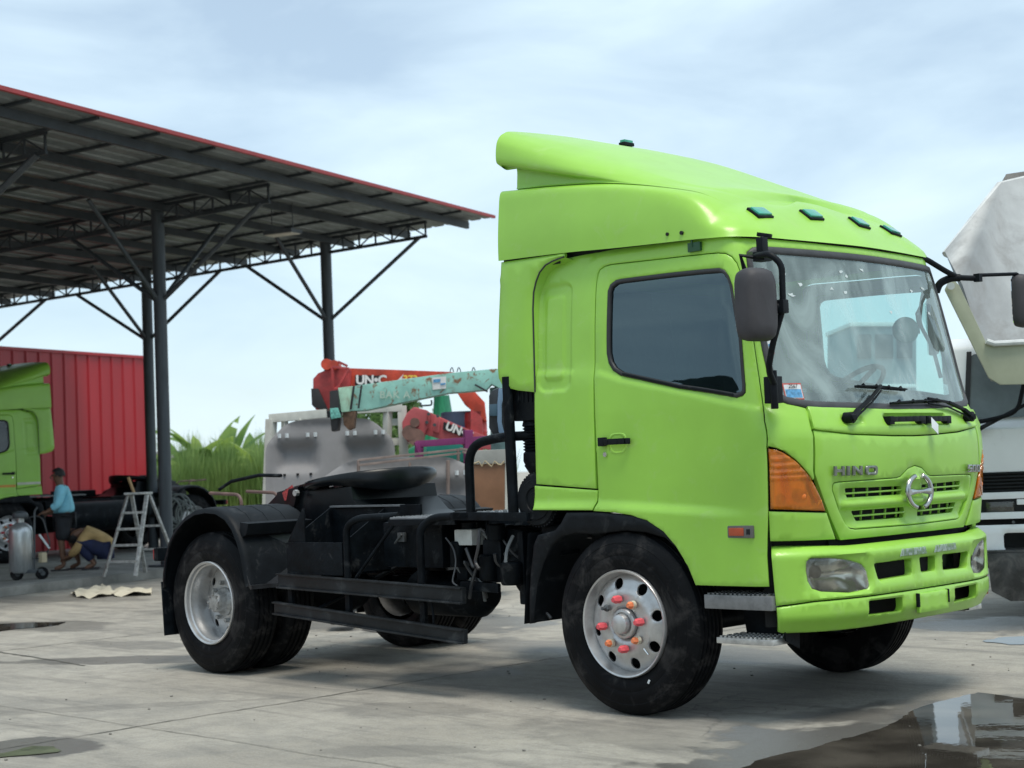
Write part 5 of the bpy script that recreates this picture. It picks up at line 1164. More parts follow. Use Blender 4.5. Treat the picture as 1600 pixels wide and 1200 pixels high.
wbox('dump_body',0.7,2.4,2.2,6.5,1.1,2.2,mat('hopper_side',(.36,.38,.38),.5,var=.2,vs=2))
# raised tipping bowl standing over the cab
HP=thing('tipping_bowl','large scuffed grey steel tipping bowl with olive rim raised over the white truck','bowl',tuple(wt(.4,-.6,1.9)))
HM=mat('scuffed_grey_steel',(.28,.30,.31),.5,metal=.15,var=.25,vs=1.6,stretch=(1,1,.6),bump=.1,bs=12,dirt=((.17,.16,.15),3.2,.5,.72,.6)); OL=mat('olive_rim',(.36,.38,.28),.5,var=.1,vs=3)
D0,D1=12.1,12.75
q1=[at(1470,452,D0),at(1540,600,D0-.2),at(1640,612,D0-.2),at(1760,600,D0-.2)]
back=[at(1478,398,D1),at(1562,290,D1+.3),at(1640,272,D1+.4),at(1800,262,D1+.4)]
hp=MB()
pA,pB,pC,pD=back[0],back[1],back[2],back[3]; rA,rB,rC,rD=q1
in1=at(1500,450,D0+.3); in2=at(1548,596,D0+.05); in3=at(1760,588,D0+.05)
hp.add([pA,pB,pC,pD,in1,in2,in3],[(0,4,1),(1,4,5),(1,5,2),(2,5,6,3)])
ho=hp.build('bowl_shell',HM,HP,sharp=75); smd=ho.modifiers.new('t','SOLIDIFY'); smd.thickness=.04
MB().tube([pA,pB,pC,pD],.035,8).build('bowl_rim',mat('pale_rim',(.55,.57,.57),.5,var=.15),HP)
oc=MB(); oc.add([at(1474,398,D0),at(1497,441,D0-.0),at(1549,598,D0-.1),at(1760,592,D0-.1),at(1760,612,D0-.15),at(1640,630,D0-.15),at(1572,600,D0-.15),at(1541,602,D0-.15),at(1476,448,D0)],[(0,1,2,7,8)]); 
oc=MB().prism([at(1472,440,D0),at(1487,432,D0),at(1497,441,D0),at(1549,601,D0),at(1700,601,D0),at(1700,660,D0),at(1585,640,D0),at(1572,648,D0),at(1535,645,D0)][:9] if 0 else [at(1476,452,D0),at(1482,440,D0),at(1492,438,D0),at(1499,446,D0),at(1541,535,D0),at(1552,536,D0),at(1700,530,D0),at(1700,598,D0),at(1563,601,D0),at(1545,590,D0)],ey*.06)
oc.build('olive_lip',OL,HP,bevel=.01)
MB().tube([at(1541,533,D0-.02),at(1553,537,D0-.02),at(1700,529,D0-.02)],.022,8).build('lip_edge',mat('pale_rim',(.55,.57,.57),.5),HP)
MB().cyl(at(1486,447,D0-.02),at(1486,447,D0-.07),.028,10).build('lip_bolt',mat('pale_rim',(.55,.57,.57)),HP)
MB().prism([at(1563,288,D1+.5),at(1572,272,D1+.5),at(1640,262,D1+.5),at(1800,255,D1+.5),at(1800,280,D1+.5),at(1640,285,D1+.5)],ey*.3).build('top_visor',mat('rusty_grey',(.28,.26,.24),.7,var=.3),HP)
# ================================================================== things behind the chassis
def ry(px,py,D): return at(px,py,D)
vx=r0.copy(); vy=Vector((-sin(YAW),cos(YAW),0))    # across and away, level
def basis(D,px,yaw_off=0):
    c=at(px,800,D); c.z=0; M=Matrix.Rotation(yaw_off,3,'Z'); return c,M@vx,M@vy
def loc(px,py,D): 
    p=at(px,py,D); return p
def mk_poly(name,px,D,m,par,th=.05,bev=0,holes=()):
    """an upright plate at one distance, real thickness"""
    pts=[at(a,b,D) for a,b in px]; return MB().prism(pts,vy*th).build(name,m,par,bevel=bev)
def bar3(name,a,b,D,w,m,par,d2=None,h=None):
    p=at(a[0],a[1],D); q=at(b[0],b[1],d2 or D); return MB().bar(p,q,w,h or w).build(name,m,par,bevel=.004)
# white slatted body gate
D=19.0
WG=thing('white_gate_frame','weathered white painted truck body gate frame standing behind the grey roof liners','frame',tuple(at(425,800,D).xy)+(0,))
WHT=mat('weathered_white',(.55,.55,.50),.6,var=.15,vs=5,stretch=(1,1,.5),dirt=((.25,.2,.15),6,.55,.8,.5))
for a,b,w_ in (((424,655),(416,862),.10),((421,654),(510,646),.10),((470,654),(470,700),.10),((445,655),(442,800),.06),((520,641),(628,636),.10),((628,634),(636,830),.10),((606,637),(604,720),.08),((440,700),(640,690),.07)): bar3('gate_bar',a,b,D,w_,WHT,WG)
for y in (660,690,720): bar3('gate_slat',(600,y),(636,y-1),D+.05,.08,WHT,WG)
# grey moulded roof liners (old cab roofs) leaning
LIN=mat('liner_grey',(.215,.21,.215),.65,var=.08,vs=3,bump=.05,bs=20,dirt=((.18,.175,.17),3,.55,.8,.4))
def liner(label,px0,D,wd,ht,tilt,yaw,loc_px,dents,z0=0.0,skew=0):
    c=at(loc_px[0],loc_px[1],D); c.z=0
    T=thing('roof_liner',label,'truck roof liner',tuple(c),'grey moulded roof liners')
    ax=Matrix.Rotation(yaw,3,'Z')@vx; ay=Matrix.Rotation(yaw,3,'Z')@vy; uz=(Vector((0,0,1))*cos(tilt)+ay*sin(tilt)); nn=ax.cross(uz)
    out=rp([(-wd/2*1.03,0),(wd/2*1.03,0),(wd/2,ht*.86),(wd*.33,ht*.985),(0,ht),(-wd*.33,ht*.985),(-wd/2,ht*.86)],.12,5)
    def mp_(s,t,d):
        q=d
        for (cx,cz,hx,hz) in dents: q-=.13*smst(-sdf_rr(s,t,cx,cz,hx,hz,.09),-.03,.11)
        q-=.10*smst(.9-abs(0)-t,.0,.12)*0+ .0
        q+=.07*smst(ht*.46-t,0,.10)*-1
        edge=min(wd/2-abs(s),ht-t); q+=.05*smst(.07-edge,0,.07)
        p=c+ax*s+uz*t+Vector((0,0,z0))+nn*(q*1.0)
        return tuple(p)
    pn=panel('liner_panel',out,mp_,LIN,T,step=.05,depth=.03,roll=.01,wd=.02,sharp=60)
    rr=random.Random(5)
    for (cx,cz,hx,hz) in dents:
        for k in (-.8,-.45,.5,.85):
            p=Vector(mp_(cx+hx*k,cz+hz+.06,.012)); MB().box(p,(.03,.03,.05)).build('clip_slot',PAPER,pn)
        for k in (-.6,0,.6): p=Vector(mp_(cx+hx*k,cz-hz-.035,.01)); MB().box(p,(.025,.02,.025)).build('screw_hole',DARK,pn)
    p=Vector(mp_(-wd*.32,ht*.30,.02)); MB().box(p,(.05,.04,.13)).build('lamp_clip',CHR,pn)
    return T
liner('grey moulded cab roof liner standing upright in front of the white gate frame',0,18.3,1.48,2.03,R(8),R(4),(517,770),[(-.38,1.60,.25,.18),(.40,1.60,.25,.18)],.06)
liner('grey moulded cab roof liner lying lower, right behind the fifth wheel',0,16.6,1.75,1.56,R(14),R(8),(632,800),[(-.46,1.15,.26,.16),(.46,1.15,.26,.16)],.05)
# brown panel tied with rope
BP=thing('brown_panel','brown board panel tied with rope beside the grab loop','panel',tuple(at(765,800,15.0).xy)+(0,))
mk_poly('board',[(738,722),(789,720),(789,862),(738,862)],15.0,mat('brown_board',(.24,.12,.065),.5,var=.2,vs=3,dirt=((.12,.07,.05),3,.5,.8,.5)),BP,.05,.01)
mk_poly('board_top',[(733,704),(791,702),(791,724),(733,726)],14.98,mat('board_edge',(.34,.34,.32),.7),BP,.07,.01)
rn=random.Random(9); MB().tube([at(738+5*i,725+rn.uniform(-5,5),14.9) for i in range(11)],.008,5).build('rope',mat('rope',(.42,.34,.22),.9),BP)
mk_poly('board_edge',[(789,702),(793,702),(793,862),(789,862)],15.0,WHT,BP,.05)
# thin rail frame over the liners
RF=thing('rail_frame','thin rusty rail frame lying across the top of the grey roof liners','frame',tuple(at(640,790,16.8).xy)+(0,))
for a,b in (((560,719),(722,702)),((560,727),(720,708)),((718,701),(790,712)),((716,701),(716,720)),((560,719),(560,745)),((722,706),(790,722))): bar3('rail',a,b,16.8,.025,mat('rusty_rail',(.22,.17,.15),.7,var=.3),RF)
for x in (580,640,700): bar3('rail_leg',(x,719),(x,860),17.0,.03,mat('rusty_rail',(.22,.17,.15),.7),RF)
# -------- cranes
REDP_=mat('crane_red',(.50,.055,.025),.5,var=.25,vs=6,dirt=((.16,.05,.04),5,.5,.78,.6)); PNK=mat('crane_faded_red',(.50,.10,.11),.55,var=.2,vs=5,dirt=((.22,.06,.06),6,.52,.8,.6)); TEAL=mat('crane_teal',(.30,.58,.50),.55,var=.15,vs=5,dirt=((.22,.09,.035),11,.54,.62,.9)); CW=mat('crane_white',(.7,.7,.68),.5); CBK=mat('crane_black',(.02,.02,.022),.5)
D=20.0
C1=thing('truck_crane','long orange red truck crane boom with white lettering, highest of the booms','crane',tuple(at(560,800,D).xy)+(0,),'folded truck cranes')
mk_poly('boom',[(543,575),(704,581),(760,590),(760,604),(700,603),(610,612),(543,612)],D,REDP_,C1,.35,.01)
mk_poly('boom_head',[(489,592),(497,583),(512,577),(545,574),(549,580),(546,618),(512,640),(493,640),(489,630)],D-.05,mat('head_red',(.42,.05,.05),.55,var=.25,dirt=((.12,.05,.05),5,.5,.78,.6)),C1,.42,.015)
mk_poly('hook_block',[(486,607),(497,607),(512,640),(506,642),(490,636),(487,632)],D-.12,CBK,C1,.2,.01)
for px in ((510,569,.07),(522,570,.06)): p=at(px[0],px[1],D-.1); MB().cyl(p,p+vy*.3,px[2],16).build('sheave',REDP_,C1)
for a,b in (((519,573),(521,608)),((545,576),(528,606)),((519,573),(545,576)),((521,608),(528,606)),((528,565),(543,572))): bar3('head_strut',a,b,D-.15,.03,mat('head_red',(.42,.05,.05)),C1)
p0=at(560,601,D-.02); p1=at(600,601,D-.02)
mk_poly('name_plate',[(555,586),(594,587),(594,603),(555,602)],D-.015,CBK,C1,.01)
text_on('lettering','UN•C',.155,.002,CW,C1,at(556,600,D-.04),(p1-p0),(0,0,1),.95,.006,1.0)
text_on('lettering','373',.12,.002,mat('letter_yellow',(.8,.55,.08),.5),C1,at(630,597,D-.04),(p1-p0),(0,0,1),1,.004)
mk_poly('white_flash',[(619,596),(631,584),(628,591),(640,592),(626,596)],D-.02,CW,C1,.005)
mk_poly('boom_base',[(713,612),(742,612),(757,628),(760,660),(745,648),(726,632)],D,REDP_,C1,.3,.02)
mk_poly('crane_post',[(735,640),(754,640),(756,860),(735,860)],D,mat('head_red',(.42,.05,.05)),C1,.3,.02)
for i in range(9): bar3('boom_rung',(560+14*i,575.5),(560+14*i,579),D-.02,.02,STEEL,C1) if 0 else None
D=17.6
C2=thing('truck_crane','rust streaked pale teal truck crane boom crossing in front of the red one','crane',tuple(at(700,800,D).xy)+(0,),'folded truck cranes')
mk_poly('boom',[(528,607),(560,602),(700,583),(774,576),(792,577),(792,612),(768,600),(760,609),(700,614),(570,641),(533,643)],D,TEAL,C2,.32,.008)
mk_poly('boom_collar',[(528,606),(551,603),(546,643),(533,644)],D-.03,mat('crane_mint',(.42,.66,.50),.55,dirt=((.24,.12,.05),8,.5,.75,.7)),C2,.38,.01)
mk_poly('boom_end',[(515,611),(528,609),(531,640),(527,672),(518,674),(515,645)],D-.08,CBK,C2,.3,.01); mk_poly('end_tassel',[(515,638),(528,637),(532,652),(517,655)],D-.12,mat('frayed_teal',(.15,.42,.36),.8,var=.4,vs=40),C2,.12,.01)
mk_poly('hook_bracket',[(535,644),(556,642),(553,668),(545,672),(537,664)],D,mat('rust_brown',(.14,.08,.05),.8,var=.4,vs=20),C2,.2,.01)
bar3('boom_seam',(553,603),(548,640),D-.05,.02,CBK,C2); bar3('boom_seam',(565,602),(560,638),D-.05,.018,CBK,C2); bar3('boom_gusset',(742,601),(762,612),D-.04,.02,CBK,C2)
mk_poly('boom_sticker',[(675,590),(697,588),(697,607),(676,609)],D-.02,CW,C2,.008); mk_poly('sticker_print',[(677,593),(688,592),(688,597),(677,598)],D-.03,BLU,C2,.004); mk_poly('sticker_print',[(688,599),(696,598),(696,601),(688,602)],D-.03,BLU,C2,.004)
text_on('lettering','BAK A',.11,.002,mat('faded_letter',(.38,.50,.42),.7),C2,at(593,622,D-.03),(p1-p0),Vector((0,0,1)),1.1,.002)
for x in (706,717,740): MB().tube([at(x-2+4*math.sin(t*pi/6),582-(1-abs(t-3)/3)*0-8*math.sin(t*pi/6),D) if 0 else at(x-3+t,581-7*math.sin(t*pi/6),D+.1) for t in range(7)],.006,5).build('hose_clip',STEEL,C2)
MB().tube(bend([at(657,629,D-.05),at(658,634,D-.05),at(675,633,D-.05),at(674,625,D-.05)],.03),.01,6).build('hook_guide',STEEL,C2)
mk_poly('crane_body',[(765,606),(790,602),(800,860),(770,860)],D+.1,mat('crane_dark_teal',(.08,.14,.14),.6,var=.4),C2,.5,.02)
D=18.9
C3=thing('truck_crane','short faded pink red crane boom pointing down left above the purple frame','crane',tuple(at(720,800,D).xy)+(0,),'folded truck cranes')
mk_poly('boom',[(649,636),(662,640),(720,666),(755,680),(790,690),(790,706),(745,700),(700,690),(655,676)],D,PNK,C3,.3,.01)
mk_poly('boom_head',[(628,660),(636,645),(646,636),(668,641),(668,668),(662,680),(648,694),(636,690),(629,675)],D-.06,PNK,C3,.38,.02)
for a,b,r in ((640,676,.09),(650,683,.10),(648,660,.055)): p=at(a,b,D-.12); MB().cyl(p,p+vy*.1,r,18).build('sheave',mat('sheave_brown',(.20,.11,.09),.6,var=.3),C3)
for x,y in ((664,656),(680,663)): mk_poly('boom_collar',[(x,y-14),(x+9,y-10),(x+6,y+14),(x-4,y+10)],D-.03,PNK,C3,.34,.01)
for x,y in ((670,647),(684,650),(667,660),(679,664)): p=at(x,y,D-.06); MB().cyl(p,p-vy*.03,.02,8).build('collar_bolt',STEEL,C3)
mk_poly('name_plate',[(693,659),(729,672),(725,683),(692,671)],D-.02,CBK,C3,.008)
text_on('lettering','UN•C',.13,.002,CW,C3,at(695,670,D-.04),at(727,683,D-.04)-at(695,670,D-.04),(0,0,1),1,.006)
# -------- purple frame, green tank, barrels
D=17.2
PF=thing('purple_frame','purple painted steel frame rail under the pink crane boom','frame',tuple(at(700,800,D).xy)+(0,))
PUR=mat('purple_paint',(.19,.025,.12),.5,var=.15,vs=5)
for a,b,w_ in (((650,694),(790,684),.07),((655,694),(654,760),.07),((731,672),(733,760),.09),((652,690),(656,704),.07)): bar3('frame_bar',a,b,D,w_,PUR,PF)
GP=thing('green_tank','tall green plastic sheeted tank standing between the crane booms','tank',tuple(at(694,800,21).xy)+(0,))
MB().tube([at(692,860,21),at(692,720,21),at(692,690,21),at(692,650,21),at(690,618,21)],[.75,.72,.28,.13,.10],20).build('tank_body',mat('green_sheet',(.02,.20,.10),.4,var=.35,vs=6,stretch=(3,3,.5)),GP)
TB_=thing('teal_tank','teal green tank under the purple frame','tank',tuple(at(695,800,19.6).xy)+(0,))
mk_poly('tank_body',[(665,696),(728,690),(728,722),(665,722)],19.6,mat('teal_tank',(.02,.22,.18),.4),TB_,.5,.05)
def barrel(label,px,py0,py1,D,r,m,top=None):
    T=thing('barrel',label,'barrel',tuple(at(px,py1,D)),'plastic barrels'); a=at(px,py1,D); b=at(px,py0,D); h=b.z-a.z
    MB().lathe([(0,0),(r*.95,0),(r,.03),(r,h*.3),(r*1.03,h*.33),(r,h*.36),(r,h*.66),(r*1.03,h*.69),(r,h*.72),(r*.97,h-.03),(r*.9,h),(0,h)],a,(0,0,1),28).build('barrel_body',m,T)
    if top: MB().lathe([(0,h*.62),(r*1.04,h*.62),(r*1.05,h*.64),(r*1.05,h*1.0),(r,h*1.03),(0,h*1.03)],a,(0,0,1),28).build('barrel_top',top,T)
    return T
barrel('blue violet plastic barrel with a grey top between the booms',723,645,700,20.4,.125*2,mat('violet_plastic',(.14,.16,.42),.4,var=.1),mat('barrel_grey',(.11,.13,.20),.5))
barrel('red drum standing next to the violet barrel',744,644,690,20.2,.09*1.6,mat('drum_red',(.45,.03,.03),.4,var=.15))
GC=thing('gas_tank','blue and black rounded tank end mounted beside the grab post','tank',tuple(at(775,700,12.5)))
mk_poly('tank_end',[(764,618),(768,610),(778,606),(792,606),(797,616),(797,676),(790,682),(770,680),(764,668)],12.5,mat('tank_black',(.03,.035,.045),.35,var=.3),GC,.25,.03); mk_poly('tank_band',[(779,607),(790,608),(784,632),(784,660),(789,681),(780,680),(777,658),(777,630)],12.47,mat('tank_blue',(.18,.28,.42),.4),GC,.03,.008); mk_poly('tank_band',[(764,632),(777,631),(777,650),(764,650)],12.475,mat('tank_steel_blue',(.07,.13,.19),.35),GC,.03,.006)
# black pile under and behind the chassis
for i,(a,b,c_,d_,D) in enumerate(((500,800,560,880,17.5),(510,962,548,975,14.5))):
    T=thing('scrap_block',['black machine part on the ground beneath the grey liners','small black block on the concrete behind the rear wheels'][i],'machine part',tuple(at((a+c_)/2,d_,D)));  mk_poly('block_body',[(a,b),(c_,b-3),(c_+4,d_),(a+6,d_+2)],D,BLACK,T,.4,.03)

VB=thing('van_body','blue grey van body with a pale roof edge seen through the cab windows','van',tuple(at(1400,800,26).xy)+(0,))
VM=mat('van_blue_grey',(.16,.22,.25),.5,var=.15,vs=1.5); VW=mat('van_window',(.03,.05,.06),.15)
def vb(name,a,b,y0,y1,d0,d1,m,par):
    p=at(a,y0,26+d0); q=at(b,y0,26+d0); r_=at(b,y1,26+d0); t_=at(a,y1,26+d0); return MB().prism([p,q,r_,t_],vy*(d1-d0)).build(name,m,par,bevel=.02)
body_v=vb('body',1330,1432,508,850,0,2.0,VM,VB); vb('roof_edge',1328,1434,503,510,-.03,2.05,WH,VB)
for x0,x1 in ((1340,1362),(1368,1396),(1402,1426)): vb('window',x0,x1,522,560,-.04,.0,VW,body_v)
vb('side_trim',1330,1432,600,606,-.04,.0,WH,VB)
for x in (1352,1412): 
    p=at(x,838,25.95); p.z=.35; MB().lathe([(0,-.1),(.33,-.1),(.35,0),(.33,.1),(0,.1)],p,vy,20).build('wheel',TYRE,VB)
# ================================================================== people and small things in the shed
def skin(name,joints,edges,rad,m,parent,sub=2,root=0):
    me=bpy.data.meshes.new(name); me.from_pydata([tuple(j) for j in joints],edges,[])
    o=bpy.data.objects.new(name,me); COL.objects.link(o)
    bm=bmesh.new(); bm.from_mesh(me); ly=bm.verts.layers.skin.verify(); bm.verts.ensure_lookup_table()
    for i,v in enumerate(bm.verts):
        r=rad[i]; v[ly].radius=(r,r) if not isinstance(r,tuple) else r; v[ly].use_root=(i==root)
    bm.to_mesh(me); bm.free()
    o.modifiers.new('s','SKIN').use_smooth_shade=True; sb=o.modifiers.new('d','SUBSURF'); sb.levels=sub; sb.render_levels=sub
    dg=bpy.context.evaluated_depsgraph_get(); me2=bpy.data.meshes.new_from_object(o.evaluated_get(dg)); bpy.data.objects.remove(o); bpy.data.meshes.remove(me)
    me2.name=name; me2.materials.clear(); me2.materials.append(m)
    for p in me2.polygons: p.use_smooth=True
    return link(bpy.data.objects.new(name,me2),parent)
SKIN=mat('skin_brown',(.17,.085,.05),.55,var=.12,vs=20)
HAIR=mat('hair_black',(.012,.010,.009),.7,var=.3,vs=60)
def frame(px,py,z,yaw):
    """local frame for a person: F forward, Lf left"""
    p=onZ(px,py,z); F=Vector((cos(yaw),sin(yaw),0)); return p,F,Vector((-F.y,F.x,0))
def mkperson(label,px,py,yaw,J,group='mechanics working beside the distant truck'):
    p,F,Lf=frame(px,py,.12,yaw); T=thing('person',label,'person',tuple(p),group)
    W=lambda a:p+F*a[0]*.9+Lf*a[1]*1.05+Vector((0,0,a[2]*.88))
    return T,W,p,F,Lf
def limbset(W,J,keys,rad): return [W(J[k]) for k in keys],rad
left=math.atan2(-r0.y,-r0.x)     # facing picture-left
# standing man
J=dict(pel=(0,0,.93),wst=(.01,0,1.07),chs=(.03,0,1.28),neck=(.05,0,1.46),h0=(.08,0,1.55),h1=(.10,0,1.64),h2=(.09,0,1.71),
 sl=(.03,.17,1.41),el=(.08,.23,1.15),wl=(.28,.20,1.02),hl=(.36,.18,1.00),sr=(.03,-.17,1.41),er=(-.02,-.23,1.14),wr=(.20,-.22,1.0),hr=(.28,-.20,.98),
 hpl=(.0,.09,.88),kl=(.06,.10,.50),al=(.02,.10,.09),tl=(.18,.12,.03),hpr=(.0,-.09,.88),kr=(-.10,-.11,.49),ar=(-.22,-.11,.10),tr=(-.06,-.13,.03))
def body(T,W,J,shirt,shorts,sleeve=.6,extra=None,long_leg=False):
    K=['pel','wst','chs','neck','h0','h1','h2','sl','el','wl','hl','sr','er','wr','hr','hpl','kl','al','tl','hpr','kr','ar','tr']
    E_=[(0,1),(1,2),(2,3),(3,4),(4,5),(5,6),(2,7),(7,8),(8,9),(9,10),(2,11),(11,12),(12,13),(13,14),(0,15),(15,16),(16,17),(17,18),(0,19),(19,20),(20,21),(21,22)]
    Rd=[.12,.115,.135,.052,.068,.088,.070,.058,.042,.028,.035,.058,.042,.028,.035,.092,.058,.036,.034,.092,.058,.036,.034]
    P=[W(J[k]) for k in K]; b=skin('body',P,E_,Rd,SKIN,T)
    # fingers and thumb
    for s in ('l','r'):
        h=Vector(W(J['h'+s])); w__=Vector(W(J['w'+s])); d=(h-w__).normalized(); sd_=d.cross(Vector((0,0,1))).normalized(); dn=Vector((0,0,-1))
        for i in range(4):
            a=h+sd_*(.018*(i-1.5))+d*.01; l=(.055,.065,.06,.045)[i]; MB().tube([a,a+d*l*.5+dn*.006,a+d*l*.85+dn*.03],[.009,.008,.006],6).build('finger',SKIN,b)
        a=h-sd_*.03-d*.02; MB().tube([a,a-sd_*.02+d*.025,a-sd_*.02+d*.05+dn*.01],[.010,.009,.007],6).build('thumb',SKIN,b)
    # head features
    hc=Vector(W(J['h1'])); up_=(Vector(W(J['h2']))-Vector(W(J['h0']))).normalized(); F=(Vector(W((1,0,0)))-Vector(W((0,0,0)))).normalized(); fd=(F-up_*F.dot(up_)).normalized(); ld=up_.cross(fd)
    MB().tube([hc+fd*.085+up_*.02,hc+fd*.108-up_*.02,hc+fd*.088-up_*.03],[.008,.014,.010],6).build('nose',SKIN,b)
    for sg in (-1,1):
        MB().ico(hc+ld*sg*.083-up_*.005,.024,1,(.6,.6,1)).build('ear',SKIN,b); MB().ico(hc+ld*sg*.032+fd*.078+up_*.015,.012,1).build('eye',HAIR,b)
    MB().ico(hc+fd*.082-up_*.05,.018,1,(1,1,.4)).build('mouth',mat('lips',(.15,.05,.04)),b)
    hr=MB(); rr=random.Random(3); bm=bmesh.new(); bmesh.ops.create_icosphere(bm,subdivisions=3,radius=1)
    vs=[v.co.copy() for v in bm.verts]; fs=[[v.index for v in f.verts] for f in bm.faces]; bm.free()
    pp=[]
    for v in vs:
        k=1+rr.uniform(-.05,.06); c=hc+up_*.018-fd*.012+(ld*v.y*.095+fd*v.x*.103+up_*v.z*.108)*k; pp.append(c)
    fs=[f for f in fs if not any((vs[i].x>.45 and vs[i].z<.45) or vs[i].z<-.45 for i in f)]
    hr.add(pp,fs); ho_=hr.build('hair',HAIR,T,sharp=90); sm_=ho_.modifiers.new('t','SOLIDIFY'); sm_.thickness=.012
    # shirt
    def lerp(a,b_,t): return Vector(a).lerp(Vector(b_),t)
    sP=[W(J['pel'])+Vector((0,0,.03 if not long_leg else -.02)),W(J['wst']),W(J['chs']),lerp(W(J['chs']),W(J['neck']),.72)]; se=[(0,1),(1,2),(2,3)]; sr=[.185,.178,.19,.095]
    for s in ('l','r'):
        k=len(sP); sP+=[W(J['s'+s]),W(J['e'+s]),lerp(W(J['e'+s]),W(J['w'+s]),sleeve)]; se+=[(2,k),(k,k+1),(k+1,k+2)]; sr+=[.088,.07,.058]
    skin('shirt',sP,se,sr,shirt,T)
    oP=[W(J['pel'])+Vector((0,0,.03))]; oe=[]; orr=[.168 if not long_leg else .135]
    for s in ('l','r'):
        k=len(oP); oP+=[W(J['hp'+s]),lerp(W(J['hp'+s]),W(J['k'+s]),.55 if not long_leg else .6),lerp(W(J['k'+s]),W(J['a'+s]),0.02)]; oe+=[(0,k),(k,k+1),(k+1,k+2)]; orr+=[.135,.115,.105]
        if long_leg: oP.append(lerp(W(J['k'+s]),W(J['a'+s]),.85)); oe.append((k+2,k+3)); orr.append(.062)
    skin('trousers' if long_leg else 'shorts',oP,oe,orr,shorts,T)
    for s in ('l','r'):
        a=Vector(W(J['a'+s])); t=Vector(W(J['t'+s])); d=(t-a); d.z=0; d.normalize(); MB().bar(a-d*.06+Vector((0,0,-a.z+.0))+Vector((0,0,W((0,0,0)).z))+Vector((0,0,.012)),t+d*.05+Vector((0,0,-t.z))+Vector((0,0,W((0,0,0)).z))+Vector((0,0,.012)),.10,.022).build('sandal',CBK,T)
T,W,p,F,Lf=mkperson('person in a cyan shirt and dark shorts standing with hands on the distant truck',103,891,left+R(12),J)
body(T,W,J,mat('cyan_shirt',(.25,.62,.75),.8,var=.12,vs=9,bump=.4,bs=9),mat('dark_shorts',(.018,.020,.024),.8,var=.3))
# crouching man, bent forward
J2=dict(pel=(-.20,0,.30),wst=(-.12,0,.46),chs=(.08,0,.64),neck=(.22,0,.68),h0=(.29,0,.64),h1=(.36,0,.60),h2=(.41,0,.55),
 sl=(.16,.17,.58),el=(.30,.24,.36),wl=(.45,.14,.24),hl=(.52,.10,.21),sr=(.16,-.17,.58),er=(.28,-.24,.36),wr=(.45,-.14,.22),hr=(.52,-.10,.18),
 hpl=(-.14,.10,.32),kl=(.30,.20,.50),al=(.02,.15,.09),tl=(.18,.17,.03),hpr=(-.14,-.10,.32),kr=(.32,-.18,.46),ar=(.04,-.15,.09),tr=(.20,-.17,.03))
T,W,p,F,Lf=mkperson('person in a tan shirt and navy trousers crouching and bent forward beside the ladder',152,889,left+R(8),J2)
body(T,W,J2,mat('tan_shirt',(.47,.31,.13),.85,var=.12,vs=9,bump=.4,bs=9),mat('navy_trousers',(.012,.018,.06),.8,var=.3),sleeve=.8,long_leg=True)
# step ladder
LD=thing('step_ladder','paint spattered aluminium step ladder standing beside the crouching person','ladder',tuple(onZ(200,898,.12)))
LA=mat('ladder_aluminium',(.42,.43,.42),.45,metal=.5,var=.35,vs=25,dirt=((.16,.15,.14),18,.5,.7,.7))
g0=onZ(205,900,.12); dirx=Matrix.Rotation(R(-8),3,'Z')@vx; diry=Matrix.Rotation(R(-8),3,'Z')@vy; topc=g0+dirx*.02+diry*.3+Vector((0,0,1.12))
legs=[g0-dirx*.40,g0+dirx*.10-diry*.1,g0+dirx*.02+diry*.75-dirx*.1,g0+dirx*.45+diry*.7]
tops=[topc-dirx*.14-diry*.04,topc+dirx*.14-diry*.04,topc-dirx*.12+diry*.05,topc+dirx*.14+diry*.05]
for a,b in zip(legs,tops): MB().bar(a,b,.055,.03).build('ladder_leg',LA,LD,bevel=.004)
for k in (.18,.38,.58,.78): a=legs[0].lerp(tops[0],k); b=legs[1].lerp(tops[1],k); MB().bar(a,b,.09,.03).build('tread',LA,LD)
for k in (.3,.6): a=legs[2].lerp(tops[2],k); b=legs[3].lerp(tops[3],k); MB().bar(a,b,.03,.03).build('rung',LA,LD)
MB().box(topc+Vector((0,0,.02)),(.36,.2,.03),Matrix.Rotation(math.atan2(vx.y,vx.x),3,'Z')).build('ladder_top',LA,LD,bevel=.005)
ST=MB().bar(topc+Vector((0,0,.02))-dirx*.1+diry*.1,topc+Vector((0,0,.25))-dirx*.14,.03,.03).build('wooden_stick',mat('raw_wood',(.40,.26,.13),.8)); prop(ST,'short wooden stick resting on top of the step ladder','stick')
# foam sprayer on wheels
c=onZ(34,906,.12); SPR=thing('foam_sprayer','silver wheeled pressure sprayer tank standing on the shed floor, far left','sprayer',tuple(c))
TS=mat('tank_stainless',(.50,.52,.52),.3,metal=.7,var=.15,vs=9,stretch=(2,2,.4),dirt=((.2,.2,.2),8,.5,.8,.5))
MB().lathe([(0,.10),(.14,.10),(.165,.14),(.165,.66),(.15,.73),(.09,.78),(.05,.80),(.05,.86),(0,.87)],c,(0,0,1),28).build('tank',TS,SPR)
MB().lathe([(0,.86),(.10,.86),(.11,.89),(.10,.93),(.04,.96),(0,.96)],c,(0,0,1),20).build('tank_lid',STEEL,SPR)
for sx in (-.05,.30):
    q=c+vx*sx+vy*(-.05)+Vector((0,0,.085)); wo=MB().lathe([(0,-.03),(.085,-.03),(.09,0),(.085,.03),(0,.03)],q,vx*.6-vy*.8,20).build('wheel',TYRE,SPR); MB().lathe([(0,-.04),(.035,-.04),(.035,.04),(0,.04)],q,vx*.6-vy*.8,12).build('wheel_hub',STEEL,wo)
MB().bar(c+vx*-.1+Vector((0,0,.12)),c+vx*.32+Vector((0,0,.12)),.22,.05).build('cart_base',STEEL,SPR,bevel=.006)
